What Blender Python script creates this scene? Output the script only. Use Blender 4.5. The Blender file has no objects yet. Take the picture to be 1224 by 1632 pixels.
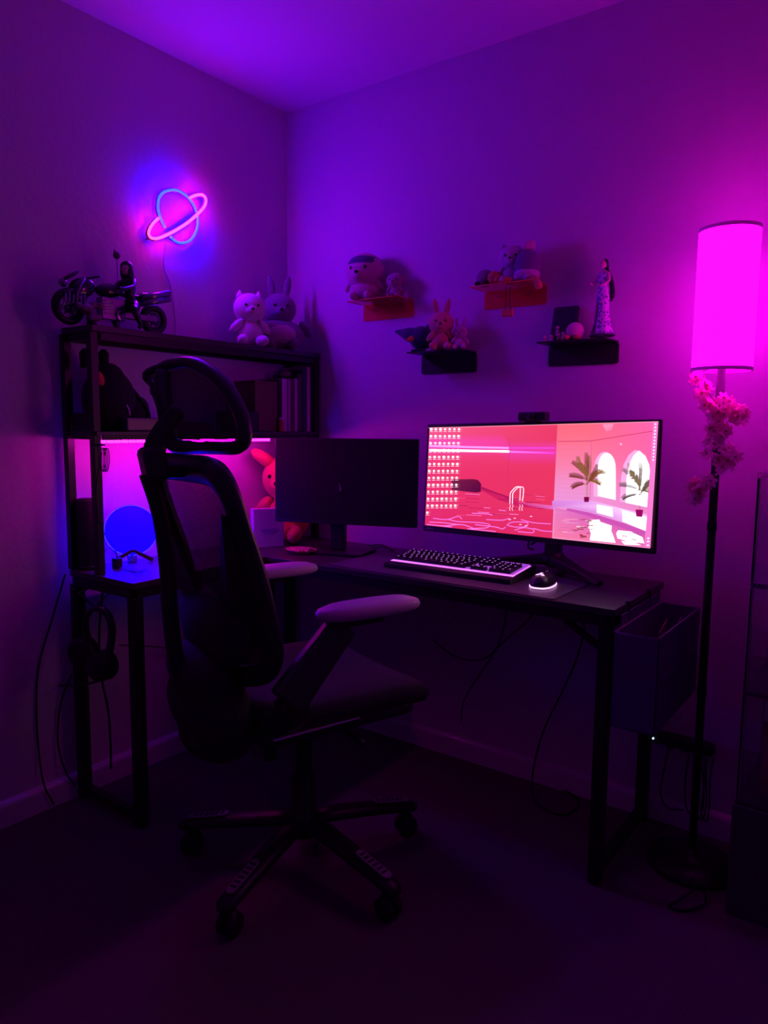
import bpy, math, random
from mathutils import Vector, Matrix, noise
random.seed(7)
S = bpy.context.scene
COL = S.collection
PI = math.pi

# ------------------------------------------------------------------ camera
FPX = 1170.415
YAW, PITCH, ROLL = -0.630519, 0.1154104, 0.0096573
CAM = Vector((2.14866, -2.25756, 1.20179))
_f = Vector((math.sin(YAW)*math.cos(PITCH), math.cos(YAW)*math.cos(PITCH), -math.sin(PITCH)))
_r = Vector((math.cos(YAW), -math.sin(YAW), 0)); _u = _r.cross(_f)
CR = _r*math.cos(ROLL) + _u*math.sin(ROLL); CU = -_r*math.sin(ROLL) + _u*math.cos(ROLL)
cd = bpy.data.cameras.new('camera'); cam = bpy.data.objects.new('camera', cd); COL.objects.link(cam)
cd.sensor_fit = 'HORIZONTAL'; cd.sensor_width = 36; cd.lens = 36*FPX/1224
cd.clip_start = 0.02
cam.matrix_world = Matrix(((CR.x, CU.x, -_f.x, CAM.x), (CR.y, CU.y, -_f.y, CAM.y), (CR.z, CU.z, -_f.z, CAM.z), (0, 0, 0, 1)))
S.camera = cam

def W(px, py, ax, val):
    """point of the room on the plane axis=val that the photo shows at a pixel"""
    d = (px-612)/FPX*CR - (py-816)/FPX*CU + _f
    t = (val - CAM[ax])/d[ax]
    return CAM + t*d

# ------------------------------------------------------------------ light and exposure
S.view_settings.view_transform = 'Standard'
S.view_settings.look = 'None'
S.view_settings.exposure = 0.0
S.view_settings.gamma = 1.0
S.view_settings.use_curve_mapping = False
wd = bpy.data.worlds.new('world'); S.world = wd; wd.use_nodes = True
wd.node_tree.nodes['Background'].inputs[0].default_value = (0.5, 0.12, 1.0, 1)
wd.node_tree.nodes['Background'].inputs[1].default_value = 0.016
NEON_PINK = ((1.0, 0.0022, 0.012), 88.0)
NEON_BLUE = ((0.0002, 0.0005, 1.0), 420.0)
LED_COL = ((1.0, 0.0022, 0.72), 52.0)
SHADE_COL = ((1.0, 0.001, 0.88), 5.7)
MOON_COL = ((0.0003, 0.0, 1.0), 32.0)
SCREEN_STRENGTH = 1.12

# ------------------------------------------------------------------ materials
def lin(c):
    return tuple(((x/255)/12.92 if x/255 <= .04045 else ((x/255+.055)/1.055)**2.4) for x in c)
MATS = {}
def mat(name, col=(.5, .5, .5), rough=.5, metal=0., bump=0., bscale=60., var=0., emit=None, trans=0., alpha=1., sheen=0., coat=0., spec=.5, ior=1.45, btype='noise'):
    if name in MATS: return MATS[name]
    m = bpy.data.materials.new(name); m.use_nodes = True; nt = m.node_tree; b = nt.nodes['Principled BSDF']
    b.inputs['Base Color'].default_value = (*col, 1); b.inputs['Roughness'].default_value = rough
    b.inputs['Metallic'].default_value = metal
    b.inputs['Specular IOR Level'].default_value = spec; b.inputs['IOR'].default_value = ior
    if sheen: b.inputs['Sheen Weight'].default_value = sheen
    if coat: b.inputs['Coat Weight'].default_value = coat; b.inputs['Coat Roughness'].default_value = .12
    if trans: b.inputs['Transmission Weight'].default_value = trans
    if alpha < 1: b.inputs['Alpha'].default_value = alpha
    if emit:
        b.inputs['Emission Color'].default_value = (*emit[0], 1); b.inputs['Emission Strength'].default_value = emit[1]
    tc = nt.nodes.new('ShaderNodeTexCoord')
    if bump or var:
        n = nt.nodes.new('ShaderNodeTexNoise'); n.inputs['Scale'].default_value = bscale; n.inputs['Detail'].default_value = 4
        nt.links.new(tc.outputs['Object'], n.inputs['Vector'])
        if bump:
            bp = nt.nodes.new('ShaderNodeBump'); bp.inputs['Strength'].default_value = bump; bp.inputs['Distance'].default_value = .004
            nt.links.new(n.outputs['Fac'], bp.inputs['Height']); nt.links.new(bp.outputs['Normal'], b.inputs['Normal'])
        if var:
            mx = nt.nodes.new('ShaderNodeMix'); mx.data_type = 'RGBA'
            mx.inputs[6].default_value = tuple(c*(1-var) for c in col)+(1,); mx.inputs[7].default_value = tuple(min(1, c*(1+var)) for c in col)+(1,)
            nt.links.new(n.outputs['Fac'], mx.inputs[0]); nt.links.new(mx.outputs[2], b.inputs['Base Color'])
    MATS[name] = m
    return m

M_wall = mat('painted_wall', (.62, .60, .61), .62, bump=.35, bscale=55, var=.03)
M_ceil = mat('ceiling_paint', (.72, .71, .72), .8, bump=.25, bscale=80)
M_floor = mat('carpet', (.13, .11, .095), .95, bump=1., bscale=420, var=.5, sheen=.2)
M_trim = mat('gloss_trim', (.70, .68, .68), .2, coat=.5)
M_black = mat('black_plastic', (.018, .018, .02), .42)
M_satin = mat('satin_black_plastic', (.03, .03, .034), .3)
M_metal = mat('black_powder_metal', (.022, .021, .023), .38, metal=.2)
M_wood = mat('black_laminate', (.05, .046, .05), .34, bump=.08, bscale=200, var=.15)
M_dfab = mat('dark_mesh_fabric', (.035, .034, .037), .9, bump=.5, bscale=900)
M_cable = mat('rubber_cable', (.012, .012, .013), .5)
M_grey = mat('grey_plastic', (.25, .25, .26), .5)
M_white = mat('white_plastic', (.75, .74, .75), .5)
M_chrome = mat('brushed_metal', (.85, .88, .95), .4, metal=.6)
M_vel = mat('velour', (.02, .02, .022), .95, bump=.8, bscale=250, sheen=.15)
M_neonp = mat('pink_neon', (.02, .01, .02), .4, emit=NEON_PINK)
M_neonb = mat('blue_neon', (.01, .01, .02), .4, emit=NEON_BLUE)
M_clear = mat('clear_acrylic', (.95, .93, .97), .04, trans=.95, ior=1.3)

# ------------------------------------------------------------------ mesh builder
def frame_of(d, up=Vector((0, 0, 1))):
    d = d.normalized()
    if abs(d.dot(up)) > .97: up = Vector((1, 0, 0))
    a = d.cross(up).normalized(); b = a.cross(d).normalized()
    return a, b
def smooth_path(pts, n=6, closed=False):
    pts = [Vector(p) for p in pts]; out = []; N = len(pts)
    rng = range(N) if closed else range(N-1)
    for i in rng:
        p1 = pts[i]; p2 = pts[(i+1) % N]
        p0 = pts[(i-1) % N] if (closed or i > 0) else p1*2-p2
        p3 = pts[(i+2) % N] if (closed or i+2 < N) else p2*2-p1
        for k in range(n):
            t = k/n
            out.append(.5*((2*p1)+(p2-p0)*t+(2*p0-5*p1+4*p2-p3)*t*t+(3*p1-p0-3*p2+p3)*t**3))
    if not closed: out.append(pts[-1])
    return out
class MB:
    def __init__(s): s.v = []; s.f = []; s.mi = []; s.sm = []; s.c = []
    def add(s, vs, fs, mi=0, sm=False):
        o = len(s.v); s.v += [Vector(v) for v in vs]
        for f in fs: s.f.append([o+i for i in f]); s.mi.append(mi); s.sm.append(sm)
        return s
    def box(s, lo, hi, mi=0):
        x0, y0, z0 = lo; x1, y1, z1 = hi
        vs = [(x, y, z) for x in (x0, x1) for y in (y0, y1) for z in (z0, z1)]
        return s.add(vs, [(0, 1, 3, 2), (4, 6, 7, 5), (0, 4, 5, 1), (2, 3, 7, 6), (0, 2, 6, 4), (1, 5, 7, 3)], mi)
    def obox(s, c, ax, ay, az, mi=0):
        c, ax, ay, az = map(Vector, (c, ax, ay, az))
        vs = [c+i*ax+j*ay+k*az for i in (-1, 1) for j in (-1, 1) for k in (-1, 1)]
        return s.add(vs, [(0, 1, 3, 2), (4, 6, 7, 5), (0, 4, 5, 1), (2, 3, 7, 6), (0, 2, 6, 4), (1, 5, 7, 3)], mi)
    def bar(s, p, q, w, h, up=(0, 0, 1), w2=None, h2=None, mi=0):
        p, q = Vector(p), Vector(q); a, b = frame_of(q-p, Vector(up)); w2 = w2 or w; h2 = h2 or h
        vs = [p-a*w/2-b*h/2, p+a*w/2-b*h/2, p+a*w/2+b*h/2, p-a*w/2+b*h/2, q-a*w2/2-b*h2/2, q+a*w2/2-b*h2/2, q+a*w2/2+b*h2/2, q-a*w2/2+b*h2/2]
        return s.add(vs, [(3, 2, 1, 0), (4, 5, 6, 7), (0, 1, 5, 4), (1, 2, 6, 5), (2, 3, 7, 6), (3, 0, 4, 7)], mi)
    def tube(s, pts, r, seg=8, closed=False, flat=1., up=(0, 0, 1), mi=0, sm=True):
        pts = [Vector(p) for p in pts]; N = len(pts); rs = r if isinstance(r, (list, tuple)) else [r]*N
        vs = []; fs = []; prev = None
        for i, p in enumerate(pts):
            d = (pts[(i+1) % N]-pts[i-1]) if closed else (pts[min(i+1, N-1)]-pts[max(i-1, 0)])
            if d.length < 1e-9: d = Vector((0, 0, 1))
            d.normalize()
            if prev is None: a, b = frame_of(d, Vector(up))
            else:
                a = prev-d*prev.dot(d)
                a = a.normalized() if a.length > 1e-6 else frame_of(d)[0]
                b = a.cross(d).normalized()
            prev = a
            for k in range(seg):
                t = 2*PI*k/seg; vs.append(p+a*math.cos(t)*rs[i]+b*math.sin(t)*rs[i]*flat)
        for i in range(N if closed else N-1):
            j = (i+1) % N
            for k in range(seg):
                l = (k+1) % seg; fs.append((i*seg+k, j*seg+k, j*seg+l, i*seg+l))
        if not closed: fs.append(tuple(range(seg))); fs.append(tuple((N-1)*seg+k for k in reversed(range(seg))))
        return s.add(vs, fs, mi, sm)
    def ell(s, c, r, rot=None, seg=20, rings=12, mi=0):
        c = Vector(c); r = (r, r, r) if not isinstance(r, (tuple, list)) else r
        R = rot or Matrix.Identity(3); vs = [c+R@Vector((0, 0, r[2]))]
        for i in range(1, rings):
            t = PI*i/rings
            for k in range(seg):
                a = 2*PI*k/seg; vs.append(c+R@Vector((r[0]*math.sin(t)*math.cos(a), r[1]*math.sin(t)*math.sin(a), r[2]*math.cos(t))))
        vs.append(c+R@Vector((0, 0, -r[2]))); fs = []
        for k in range(seg):
            l = (k+1) % seg; fs.append((0, 1+k, 1+l)); fs.append((len(vs)-1, 1+(rings-2)*seg+l, 1+(rings-2)*seg+k))
            for i in range(rings-2): fs.append((1+i*seg+k, 1+(i+1)*seg+k, 1+(i+1)*seg+l, 1+i*seg+l))
        return s.add(vs, fs, mi, True)
    def lathe(s, prof, c=(0, 0, 0), seg=32, axis=None, mi=0, sm=True, cap=True):
        c = Vector(c); d = Vector(axis or (0, 0, 1)).normalized()
        if axis is None: a, b = Vector((1, 0, 0)), Vector((0, 1, 0))
        else: a, b = frame_of(d); a, b = b, a
        vs = [c+a*rr*math.cos(2*PI*k/seg)+b*rr*math.sin(2*PI*k/seg)+d*z for rr, z in prof for k in range(seg)]
        fs = [(i*seg+k, i*seg+(k+1) % seg, (i+1)*seg+(k+1) % seg, (i+1)*seg+k) for i in range(len(prof)-1) for k in range(seg)]
        if cap: fs.append(tuple(reversed(range(seg)))); fs.append(tuple((len(prof)-1)*seg+k for k in range(seg)))
        return s.add(vs, fs, mi, sm)
    def prism(s, poly, o, ax, ay, az, mi=0, sm=False):
        """poly in (ax,ay) about o, from o to o+az"""
        o, ax, ay, az = map(Vector, (o, ax, ay, az)); n = len(poly)
        vs = [o+ax*x+ay*y for x, y in poly]+[o+ax*x+ay*y+az for x, y in poly]
        fs = [tuple(reversed(range(n))), tuple(range(n, 2*n))]+[(i, (i+1) % n, n+(i+1) % n, n+i) for i in range(n)]
        return s.add(vs, fs, mi, sm)
    def build(s, name, mats, parent=None, world=True, bevel=0., origin=None, remesh=0., subsurf=0, disp=0.):
        me = bpy.data.meshes.new(name)
        off = Vector((0, 0, 0))
        if parent is not None and world:
            p = parent
            while p is not None: off += p.location; p = p.parent
        if origin is not None: off = Vector(origin)
        me.from_pydata([v-off for v in s.v], [], s.f)
        for m in (mats if isinstance(mats, (list, tuple)) else [mats]): me.materials.append(m)
        for p, mi, sm in zip(me.polygons, s.mi, s.sm): p.material_index = mi; p.use_smooth = sm
        me.validate(); me.update()
        o = bpy.data.objects.new(name, me); COL.objects.link(o)
        if parent is not None: o.parent = parent
        elif origin is not None: o.location = origin
        if remesh:
            md = o.modifiers.new('remesh', 'REMESH'); md.mode = 'VOXEL'; md.voxel_size = remesh; md.use_smooth_shade = True
            ms = o.modifiers.new('smooth', 'SMOOTH'); ms.factor = .5; ms.iterations = 6
        if bevel:
            md = o.modifiers.new('bevel', 'BEVEL'); md.width = bevel; md.segments = 2; md.limit_method = 'ANGLE'; md.angle_limit = .7
        if subsurf:
            md = o.modifiers.new('subsurf', 'SUBSURF'); md.levels = subsurf; md.render_levels = subsurf
        return o
def thing(name, label, cat, loc=(0, 0, 0), rotz=0, group=None):
    o = bpy.data.objects.new(name, None); COL.objects.link(o); o.empty_display_size = .05
    o.location = loc; o.rotation_euler = (0, 0, rotz); o['label'] = label; o['category'] = cat
    if group: o['group'] = group
    return o
def tag(o, label, cat, group=None, kind=None):
    o['label'] = label; o['category'] = cat
    if group: o['group'] = group
    if kind: o['kind'] = kind
    return o
def struct(name, mb, m, bevel=0.):
    o = mb.build(name, m, bevel=bevel); o['kind'] = 'structure'
    if name.startswith('baseboard'):
        for p in o.data.polygons: p.use_smooth = len(p.vertices) == 4 and p.normal.z > .02
        o.data.set_sharp_from_angle(angle=.6)
    return o
def rrect(x0, y0, x1, y1, r, n=5):
    out = []
    for cx, cy, a0 in ((x1-r, y1-r, 0), (x0+r, y1-r, PI/2), (x0+r, y0+r, PI), (x1-r, y0+r, 1.5*PI)):
        for k in range(n+1):
            a = a0+PI/2*k/n; out.append((cx+r*math.cos(a), cy+r*math.sin(a)))
    return out
X, Y, Z = Vector((1, 0, 0)), Vector((0, 1, 0)), Vector((0, 0, 1))

# ------------------------------------------------------------------ room
H = 2.44; RX = 3.5; RY = -3.4
struct('floor', MB().box((-.1, RY, -.1), (RX, .1, 0)), M_floor)
struct('ceiling', MB().box((-.1, RY, H), (RX, .1, H+.1)), M_ceil)
struct('wall_left', MB().box((-.1, RY, 0), (0, .1, H)), M_wall)
struct('wall_right', MB().box((0, 0, 0), (RX, .1, H)), M_wall)
struct('wall_back', MB().box((0, RY-.1, 0), (RX, RY, H)), M_wall)
struct('wall_far', MB().box((RX, RY, 0), (RX+.1, .1, H)), M_wall)
def base(p, q, n):
    prof = [(0, 0), (.020, 0), (.020, .058)]+[(.003+.017*math.cos(k*PI/16), .060+.017*math.sin(k*PI/16)) for k in range(9)]+[(0, .077)]
    return MB().prism(prof, p, n, Z, Vector(q)-Vector(p), sm=True)
struct('baseboard_left', base((0, RY, 0), (0, 0, 0), X), M_trim)
struct('baseboard_right', base((0, 0, 0), (RX, 0, 0), -Y), M_trim)

# ------------------------------------------------------------------ L-shaped desk with hutch
DZ = .75
desk = thing('corner_desk', 'black L-shaped corner desk with hutch shelves against both walls', 'desk', (.17, -.5, 0))
top = [(.03, -1.015), (.355, -1.015), (.335, -.465), (1.555, -.455), (1.555, -.02), (.03, -.02)]
MB().prism(top, (0, 0, DZ-.02), X, Y, (0, 0, .02)).build('worktop', M_wood, desk, bevel=.002)
fr = MB()
for p, q in [((.045, -1.0), (.34, -1.0)), ((.34, -1.0), (.32, -.45)), ((.32, -.445), (1.535, -.44)), ((1.535, -.44), (1.535, -.04)), ((1.535, -.04), (.045, -.04)), ((.045, -.04), (.045, -1.0))]:
    fr.bar((*p, DZ-.034), (*q, DZ-.034), .03, .026)
fr.build('apron', M_metal, desk)
for x, y in [(.335, -.995), (.040, -.997), (.325, -.445), (.047, -.045), (1.53, -.44), (1.53, -.045)]:
    l = MB().box((x-.0165, y-.0165, .006), (x+.0165, y+.0165, DZ-.046)).build('leg', M_metal, desk, bevel=.002)
    MB().lathe([(.014, 0), (.016, .003), (.012, .008)], (x, y, 0), 12).build('foot_pad', M_black, l)
for p, q in [((.05, -.995, .03), (.32, -.995, .03)), ((1.53, -.425, .035), (1.53, -.06, .035))]:
    MB().bar(p, q, .025, .025).build('rail', M_metal, desk)
for p, q in [((1.42, -.44, DZ-.05), (1.52, -.44, .64)), ((1.42, -.045, DZ-.05), (1.52, -.045, .64))]:
    MB().bar(p, q, .014, .014).build('brace', M_metal, desk)
HX = .18
for x, y in [(.166, -.997), (.028, -.999), (.175, -.03), (.030, -.03)]:
    MB().box((x-.012, y-.012, DZ), (x+.012, y+.012, 1.47)).build('hutch_post', M_metal, desk, bevel=.0015)
MB().box((.028, -1.01, 1.47), (.19, -.012, 1.488)).build('top_shelf', M_wood, desk, bevel=.0015)
MB().box((.028, -1.005, 1.168), (.188, -.014, 1.180)).build('middle_shelf', M_wood, desk, bevel=.0015)
for z in (1.457, 1.162):
    f_ = MB(); th_ = .02 if z > 1.3 else .012
    f_.bar((.180, -.98, z), (.180, -.045, z), .012, th_); f_.bar((.040, -.98, z), (.040, -.045, z), .016, th_)
    f_.bar((.05, -.995, z), (.165, -.995, z), .016, th_); f_.bar((.05, -.03, z), (.165, -.03, z), .016, th_)
    f_.build('shelf_frame', M_metal, desk)
MB().box((.05, -1.0, 1.181), (.165, -.992, 1.235)).build('side_guard', M_metal, desk)
hk = MB(); hk.tube(smooth_path([(.12, -1.005, .705), (.12, -1.03, .695), (.12, -1.05, .69), (.12, -1.06, .71)]), .004); hk.build('hook', M_metal, desk)

# LED strip under the middle shelf
led = thing('led_light_strip', 'glowing pink LED light strip under the hutch middle shelf', 'light strip', (.15, -.6, 1.15))
MB().box((.143, -.972, 1.1535), (.157, -.255, 1.1555)).build('tape', M_white, led)
b_ = MB(); M_led = mat('pink_led', (.8, .3, .5), .5, emit=LED_COL)
for i in range(28):
    y = -.962+.0256*i; b_.obox((.15, y, 1.1492), (.0045, 0, 0), (0, .0095, 0), (0, 0, .0042))
b_.build('diodes', M_led, led, bevel=.001)

# ------------------------------------------------------------------ neon planet
neon = thing('neon_planet_sign', 'blue and pink neon ringed planet sign on the left wall', 'neon sign', (.02, -.56, 1.91))
def ellipse(cy, cz, a, b, tilt, x0, n=64, t0=0, t1=2*PI):
    out = []
    for i in range(n+1):
        t = t0+(t1-t0)*i/n; u = a*math.cos(t); v = b*math.sin(t)
        out.append(Vector((x0, cy+u*math.cos(tilt)-v*math.sin(tilt), cz+u*math.sin(tilt)+v*math.cos(tilt))))
    return out
PC = W(282, 345, 0, .02)
circ = [W(x, y, 0, .02) for x, y in [(263,363),(257,350),(252,334),(253,317),(260,307),(272,303),(284,304),(298,313),(308,326),(314,342),(315,358),(311,372),(303,383),(292,387),(281,385),(271,377)]]
MB().tube(smooth_path(circ, 5), .0042, 10).build('planet_tube', M_neonb, neon)
ringp = [W(x, y, 0, .026) for x, y in [(303,315),(313,311),(323,311),(328,318),(326,328),(318,338),(300,354),(280,367),(262,376),(250,380),(241,379),(237,373),(239,364),(245,355),(252,348)]]
MB().tube(smooth_path(ringp, 5), .0046, 10).build('ring_tube', M_neonp, neon)
bk = MB()
for P in (circ, ringp):
    q = smooth_path(P, 4)
    x0_ = q[0].x
    bk.tube([Vector((x0_-.0055, p.y, p.z)) for p in q], .0066 if x0_ > .023 else .0054, 8, flat=1., up=(1, 0, 0))  # wider behind the pink ring, shaped to shade the wall from its glow
bk.build('backing', mat('dark_channel', (.12, .10, .14), .6), neon)
for p in (circ[6], ringp[10]):
    MB().lathe([(.004, 0), (.004, .02)], (0, p.y, p.z), 10, axis=(1, 0, 0)).build('wall_pin', M_white, neon)
c_ = MB().tube(smooth_path([(.004, W(262, 385, 0, 0).y, W(262, 385, 0, 0).z), W(261, 410, 0, .004), W(262, 430, 0, .004), W(270, 450, 0, .004), W(276, 480, 0, .004), W(280, 520, 0, .004), W(278, 545, 0, .004)]), .0016, 6)
tag(c_.build('cord', mat('white_cord', (.5, .48, .5), .5), origin=W(278, 545, 0, .004)), 'thin pale cord hanging down the wall below the neon sign', 'cord')

# ------------------------------------------------------------------ floor lamp and garland
LX, LY = 1.716, -.2
lamp = thing('floor_lamp', 'floor lamp with glowing magenta drum shade and black pole', 'lamp', (LX, LY, 0))
MB().lathe([(.115, 0), (.118, .006), (.115, .018), (.05, .026), (.016, .034), (.012, .05)], (LX, LY, 0), 48).build('base', M_black, lamp)
pl = MB().tube([(LX, LY, .03), (LX, LY, 1.42)], .0105, 14)
for z in (.5, .95): pl.lathe([(.0125, z-.01), (.0125, z+.01)], (LX, LY, 0), 14)
pl.build('pole', mat('matt_black_pole', (.010, .009, .011), .6), lamp)
ZB, ZT, SR = 1.352, 1.706, .0725
sh = MB(); seg = 64
sh.lathe([(SR, ZB+.008), (SR, ZT-.008)], (LX, LY, 0), seg, cap=False)
sh.lathe([(SR-.002, ZT-.008), (SR-.002, ZB+.008)], (LX, LY, 0), seg, cap=False)
M_shade = mat('lit_fabric_shade', (.8, .5, .75), .8, emit=SHADE_COL, bump=.2, bscale=600)
so = sh.build('lamp_shade', M_shade, lamp)
M_rim = mat('shade_trim', (.5, .3, .5), .7, emit=((.5, .0, .45), .25))
for z in (ZB, ZT-.009):
    MB().lathe([(SR-.003, z), (SR+.0012, z), (SR+.0012, z+.009), (SR-.003, z+.009), (SR-.003, z)], (LX, LY, 0), seg, cap=False, sm=False).build('rim', M_rim, so)
MB().lathe([(.012, 1.42), (.028, 1.46), (.03, 1.50), (.02, 1.53), (.004, 1.54)], (LX, LY, 0), 20).build('bulb', mat('lit_bulb', (.9, .5, .8), .4, emit=((1, 0, .8), 22.)), lamp)
MB().lathe([(.012, 1.385), (.026, 1.388), (.026, 1.425), (.012, 1.43)], (LX, LY, 0), 20).build('pole_light_shield', M_black, lamp)  # cap added under the bulb to keep its light off the pole
sp = MB()
for k in range(3):
    a = 2*PI*k/3+.4; sp.tube([(LX, LY, ZB+.02), (LX+SR*.98*math.cos(a), LY+SR*.98*math.sin(a), ZB+.004)], .0015, 6)
sp.build('spider', M_metal, lamp)

gar = thing('flower_garland', 'pale pink silk blossom garland wound around the lamp pole', 'garland', (LX, LY, 1.0))
blos = [(1113,606),(1126,620),(1117,630),(1142,642),(1131,647),(1163,640),(1158,652),(1175,655),(1186,652),(1150,668),(1136,664),(1170,668),(1182,668),(1160,682),(1146,686),(1131,682),(1150,702),(1139,706),(1157,716),(1130,722),(1145,733),(1160,735),(1172,728),(1152,744),(1110,770),(1100,780),(1115,784),(1107,795),(1122,776),(1128,765)]
gp = [W(1123, 598, 1, LY-.02), W(1126, 620, 1, LY-.03), W(1145, 645, 1, LY-.02), W(1170, 652, 1, LY), W(1160, 672, 1, LY+.02), W(1140, 685, 1, LY), W(1150, 705, 1, LY-.022), W(1165, 722, 1, LY), W(1150, 735, 1, LY+.02), W(1138, 745, 1, LY), W(1138, 765, 1, LY-.02), W(1120, 775, 1, LY-.02), W(1104, 785, 1, LY-.01)]
MB().tube(smooth_path(gp), .0016, 6).build('vine', mat('vine', (.22, .16, .12), .7), gar)
M_pet = mat('silk_petal', (.9, .55, .64), .75, var=.15, bscale=90)
_nt = M_pet.node_tree; _tl = _nt.nodes.new('ShaderNodeBsdfTranslucent'); _tl.inputs[0].default_value = (.95, .6, .7, 1)
_mx = _nt.nodes.new('ShaderNodeMixShader'); _mx.inputs[0].default_value = .55; _o = _nt.nodes['Material Output']
_nt.links.new(_nt.nodes['Principled BSDF'].outputs[0], _mx.inputs[1]); _nt.links.new(_tl.outputs[0], _mx.inputs[2]); _nt.links.new(_mx.outputs[0], _o.inputs[0])
M_pc = mat('petal_centre', (.6, .15, .2), .7)
blos += [(x+random.uniform(-9, 9), y+random.uniform(-8, 8)) for x, y in blos]+[(1122, 640), (1140, 655), (1155, 660), (1168, 656), (1146, 672)]
for i, (px, py) in enumerate(blos):
    c = W(px, py, 1, LY-.02-.018*random.random())
    n = (Vector((random.uniform(-.9, .9), -1, random.uniform(-.8, .9)))).normalized()
    a, b = frame_of(n); r = random.uniform(.015, .021); m = MB(); t0 = random.random()*2
    for k in range(6):
        t = t0+2*PI*k/6; d = a*math.cos(t)+b*math.sin(t); s_ = n.cross(d)
        pts = [c, c+d*r*.55+s_*r*.34+n*.003, c+d*r+s_*r*.2+n*.008, c+d*r*1.08+n*.006, c+d*r-s_*r*.2+n*.008, c+d*r*.55-s_*r*.34+n*.003]
        m.add(pts, [tuple(range(6))])
    bo = m.build('blossom', M_pet, gar)
    MB().ell(c+n*.003, .0035, seg=8, rings=6).build('stamen', M_pc, bo)

# ------------------------------------------------------------------ wall shelves
def acrylic(name, col, tint):
    m = bpy.data.materials.new(name); m.use_nodes = True; nt = m.node_tree; nt.nodes.clear()
    o = nt.nodes.new('ShaderNodeOutputMaterial'); g = nt.nodes.new('ShaderNodeBsdfTransparent'); g.inputs[0].default_value = (*tint, 1)
    d = nt.nodes.new('ShaderNodeBsdfPrincipled'); d.inputs['Base Color'].default_value = (*col, 1); d.inputs['Roughness'].default_value = .12
    mx = nt.nodes.new('ShaderNodeMixShader'); mx.inputs[0].default_value = .22
    nt.links.new(g.outputs[0], mx.inputs[1]); nt.links.new(d.outputs[0], mx.inputs[2]); nt.links.new(mx.outputs[0], o.inputs[0])
    return m
M_orange = acrylic('orange_fluorescent_acrylic', (1.0, .14, .06), (1, .55, .66))
M_oredge = mat('acrylic_edge', (1.0, .35, .16), .3)
def wall_shelf(x0, x1, z, drop, label, mt, edge):
    t = thing('wall_shelf', label, 'shelf', ((x0+x1)/2, -.003, z-drop), group=None)
    d = .105
    MB().prism(rrect(x0, -d, x1, -.003, .006, 3), (0, 0, z-.004), X, Y, (0, 0, .004)).build('ledge', mt, t)
    MB().prism(rrect(x0, z-drop, x1, z-.004, .008, 4), (0, -.001, 0), X, Z, (0, -.004, 0)).build('wall_plate', mt, t)
    if edge:
        e = MB(); e.tube([(x0, -.006, z-.002), (x0, -d, z-.002), (x1, -d, z-.002), (x1, -.006, z-.002)], .0016, 6); e.build('bright_edge', M_oredge, t)
    for sx in (x0+.05, x1-.05): MB().lathe([(.004, 0), (.0045, .002)], (sx, -.0045, z-drop*.35), 10, axis=(0, -1, 0)).build('screw', M_grey if edge else M_black, t)
    return t
S1 = (.398, .627, 1.66); S2 = (.915, 1.139, 1.66); S3 = (.666, .89, 1.462); S4 = (1.154, 1.381, 1.468)
wall_shelf(*S1, .062, 'orange see-through acrylic wall shelf on the left, holding the capped bear', M_orange, True)
wall_shelf(*S2, .062, 'orange see-through acrylic wall shelf on the right with a dangling charm', M_orange, True)
wall_shelf(*S3, .07, 'black wall shelf under the gap between the orange shelves', M_black, False)
wall_shelf(*S4, .068, 'black wall shelf holding the lady figurine', M_black, False)

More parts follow.
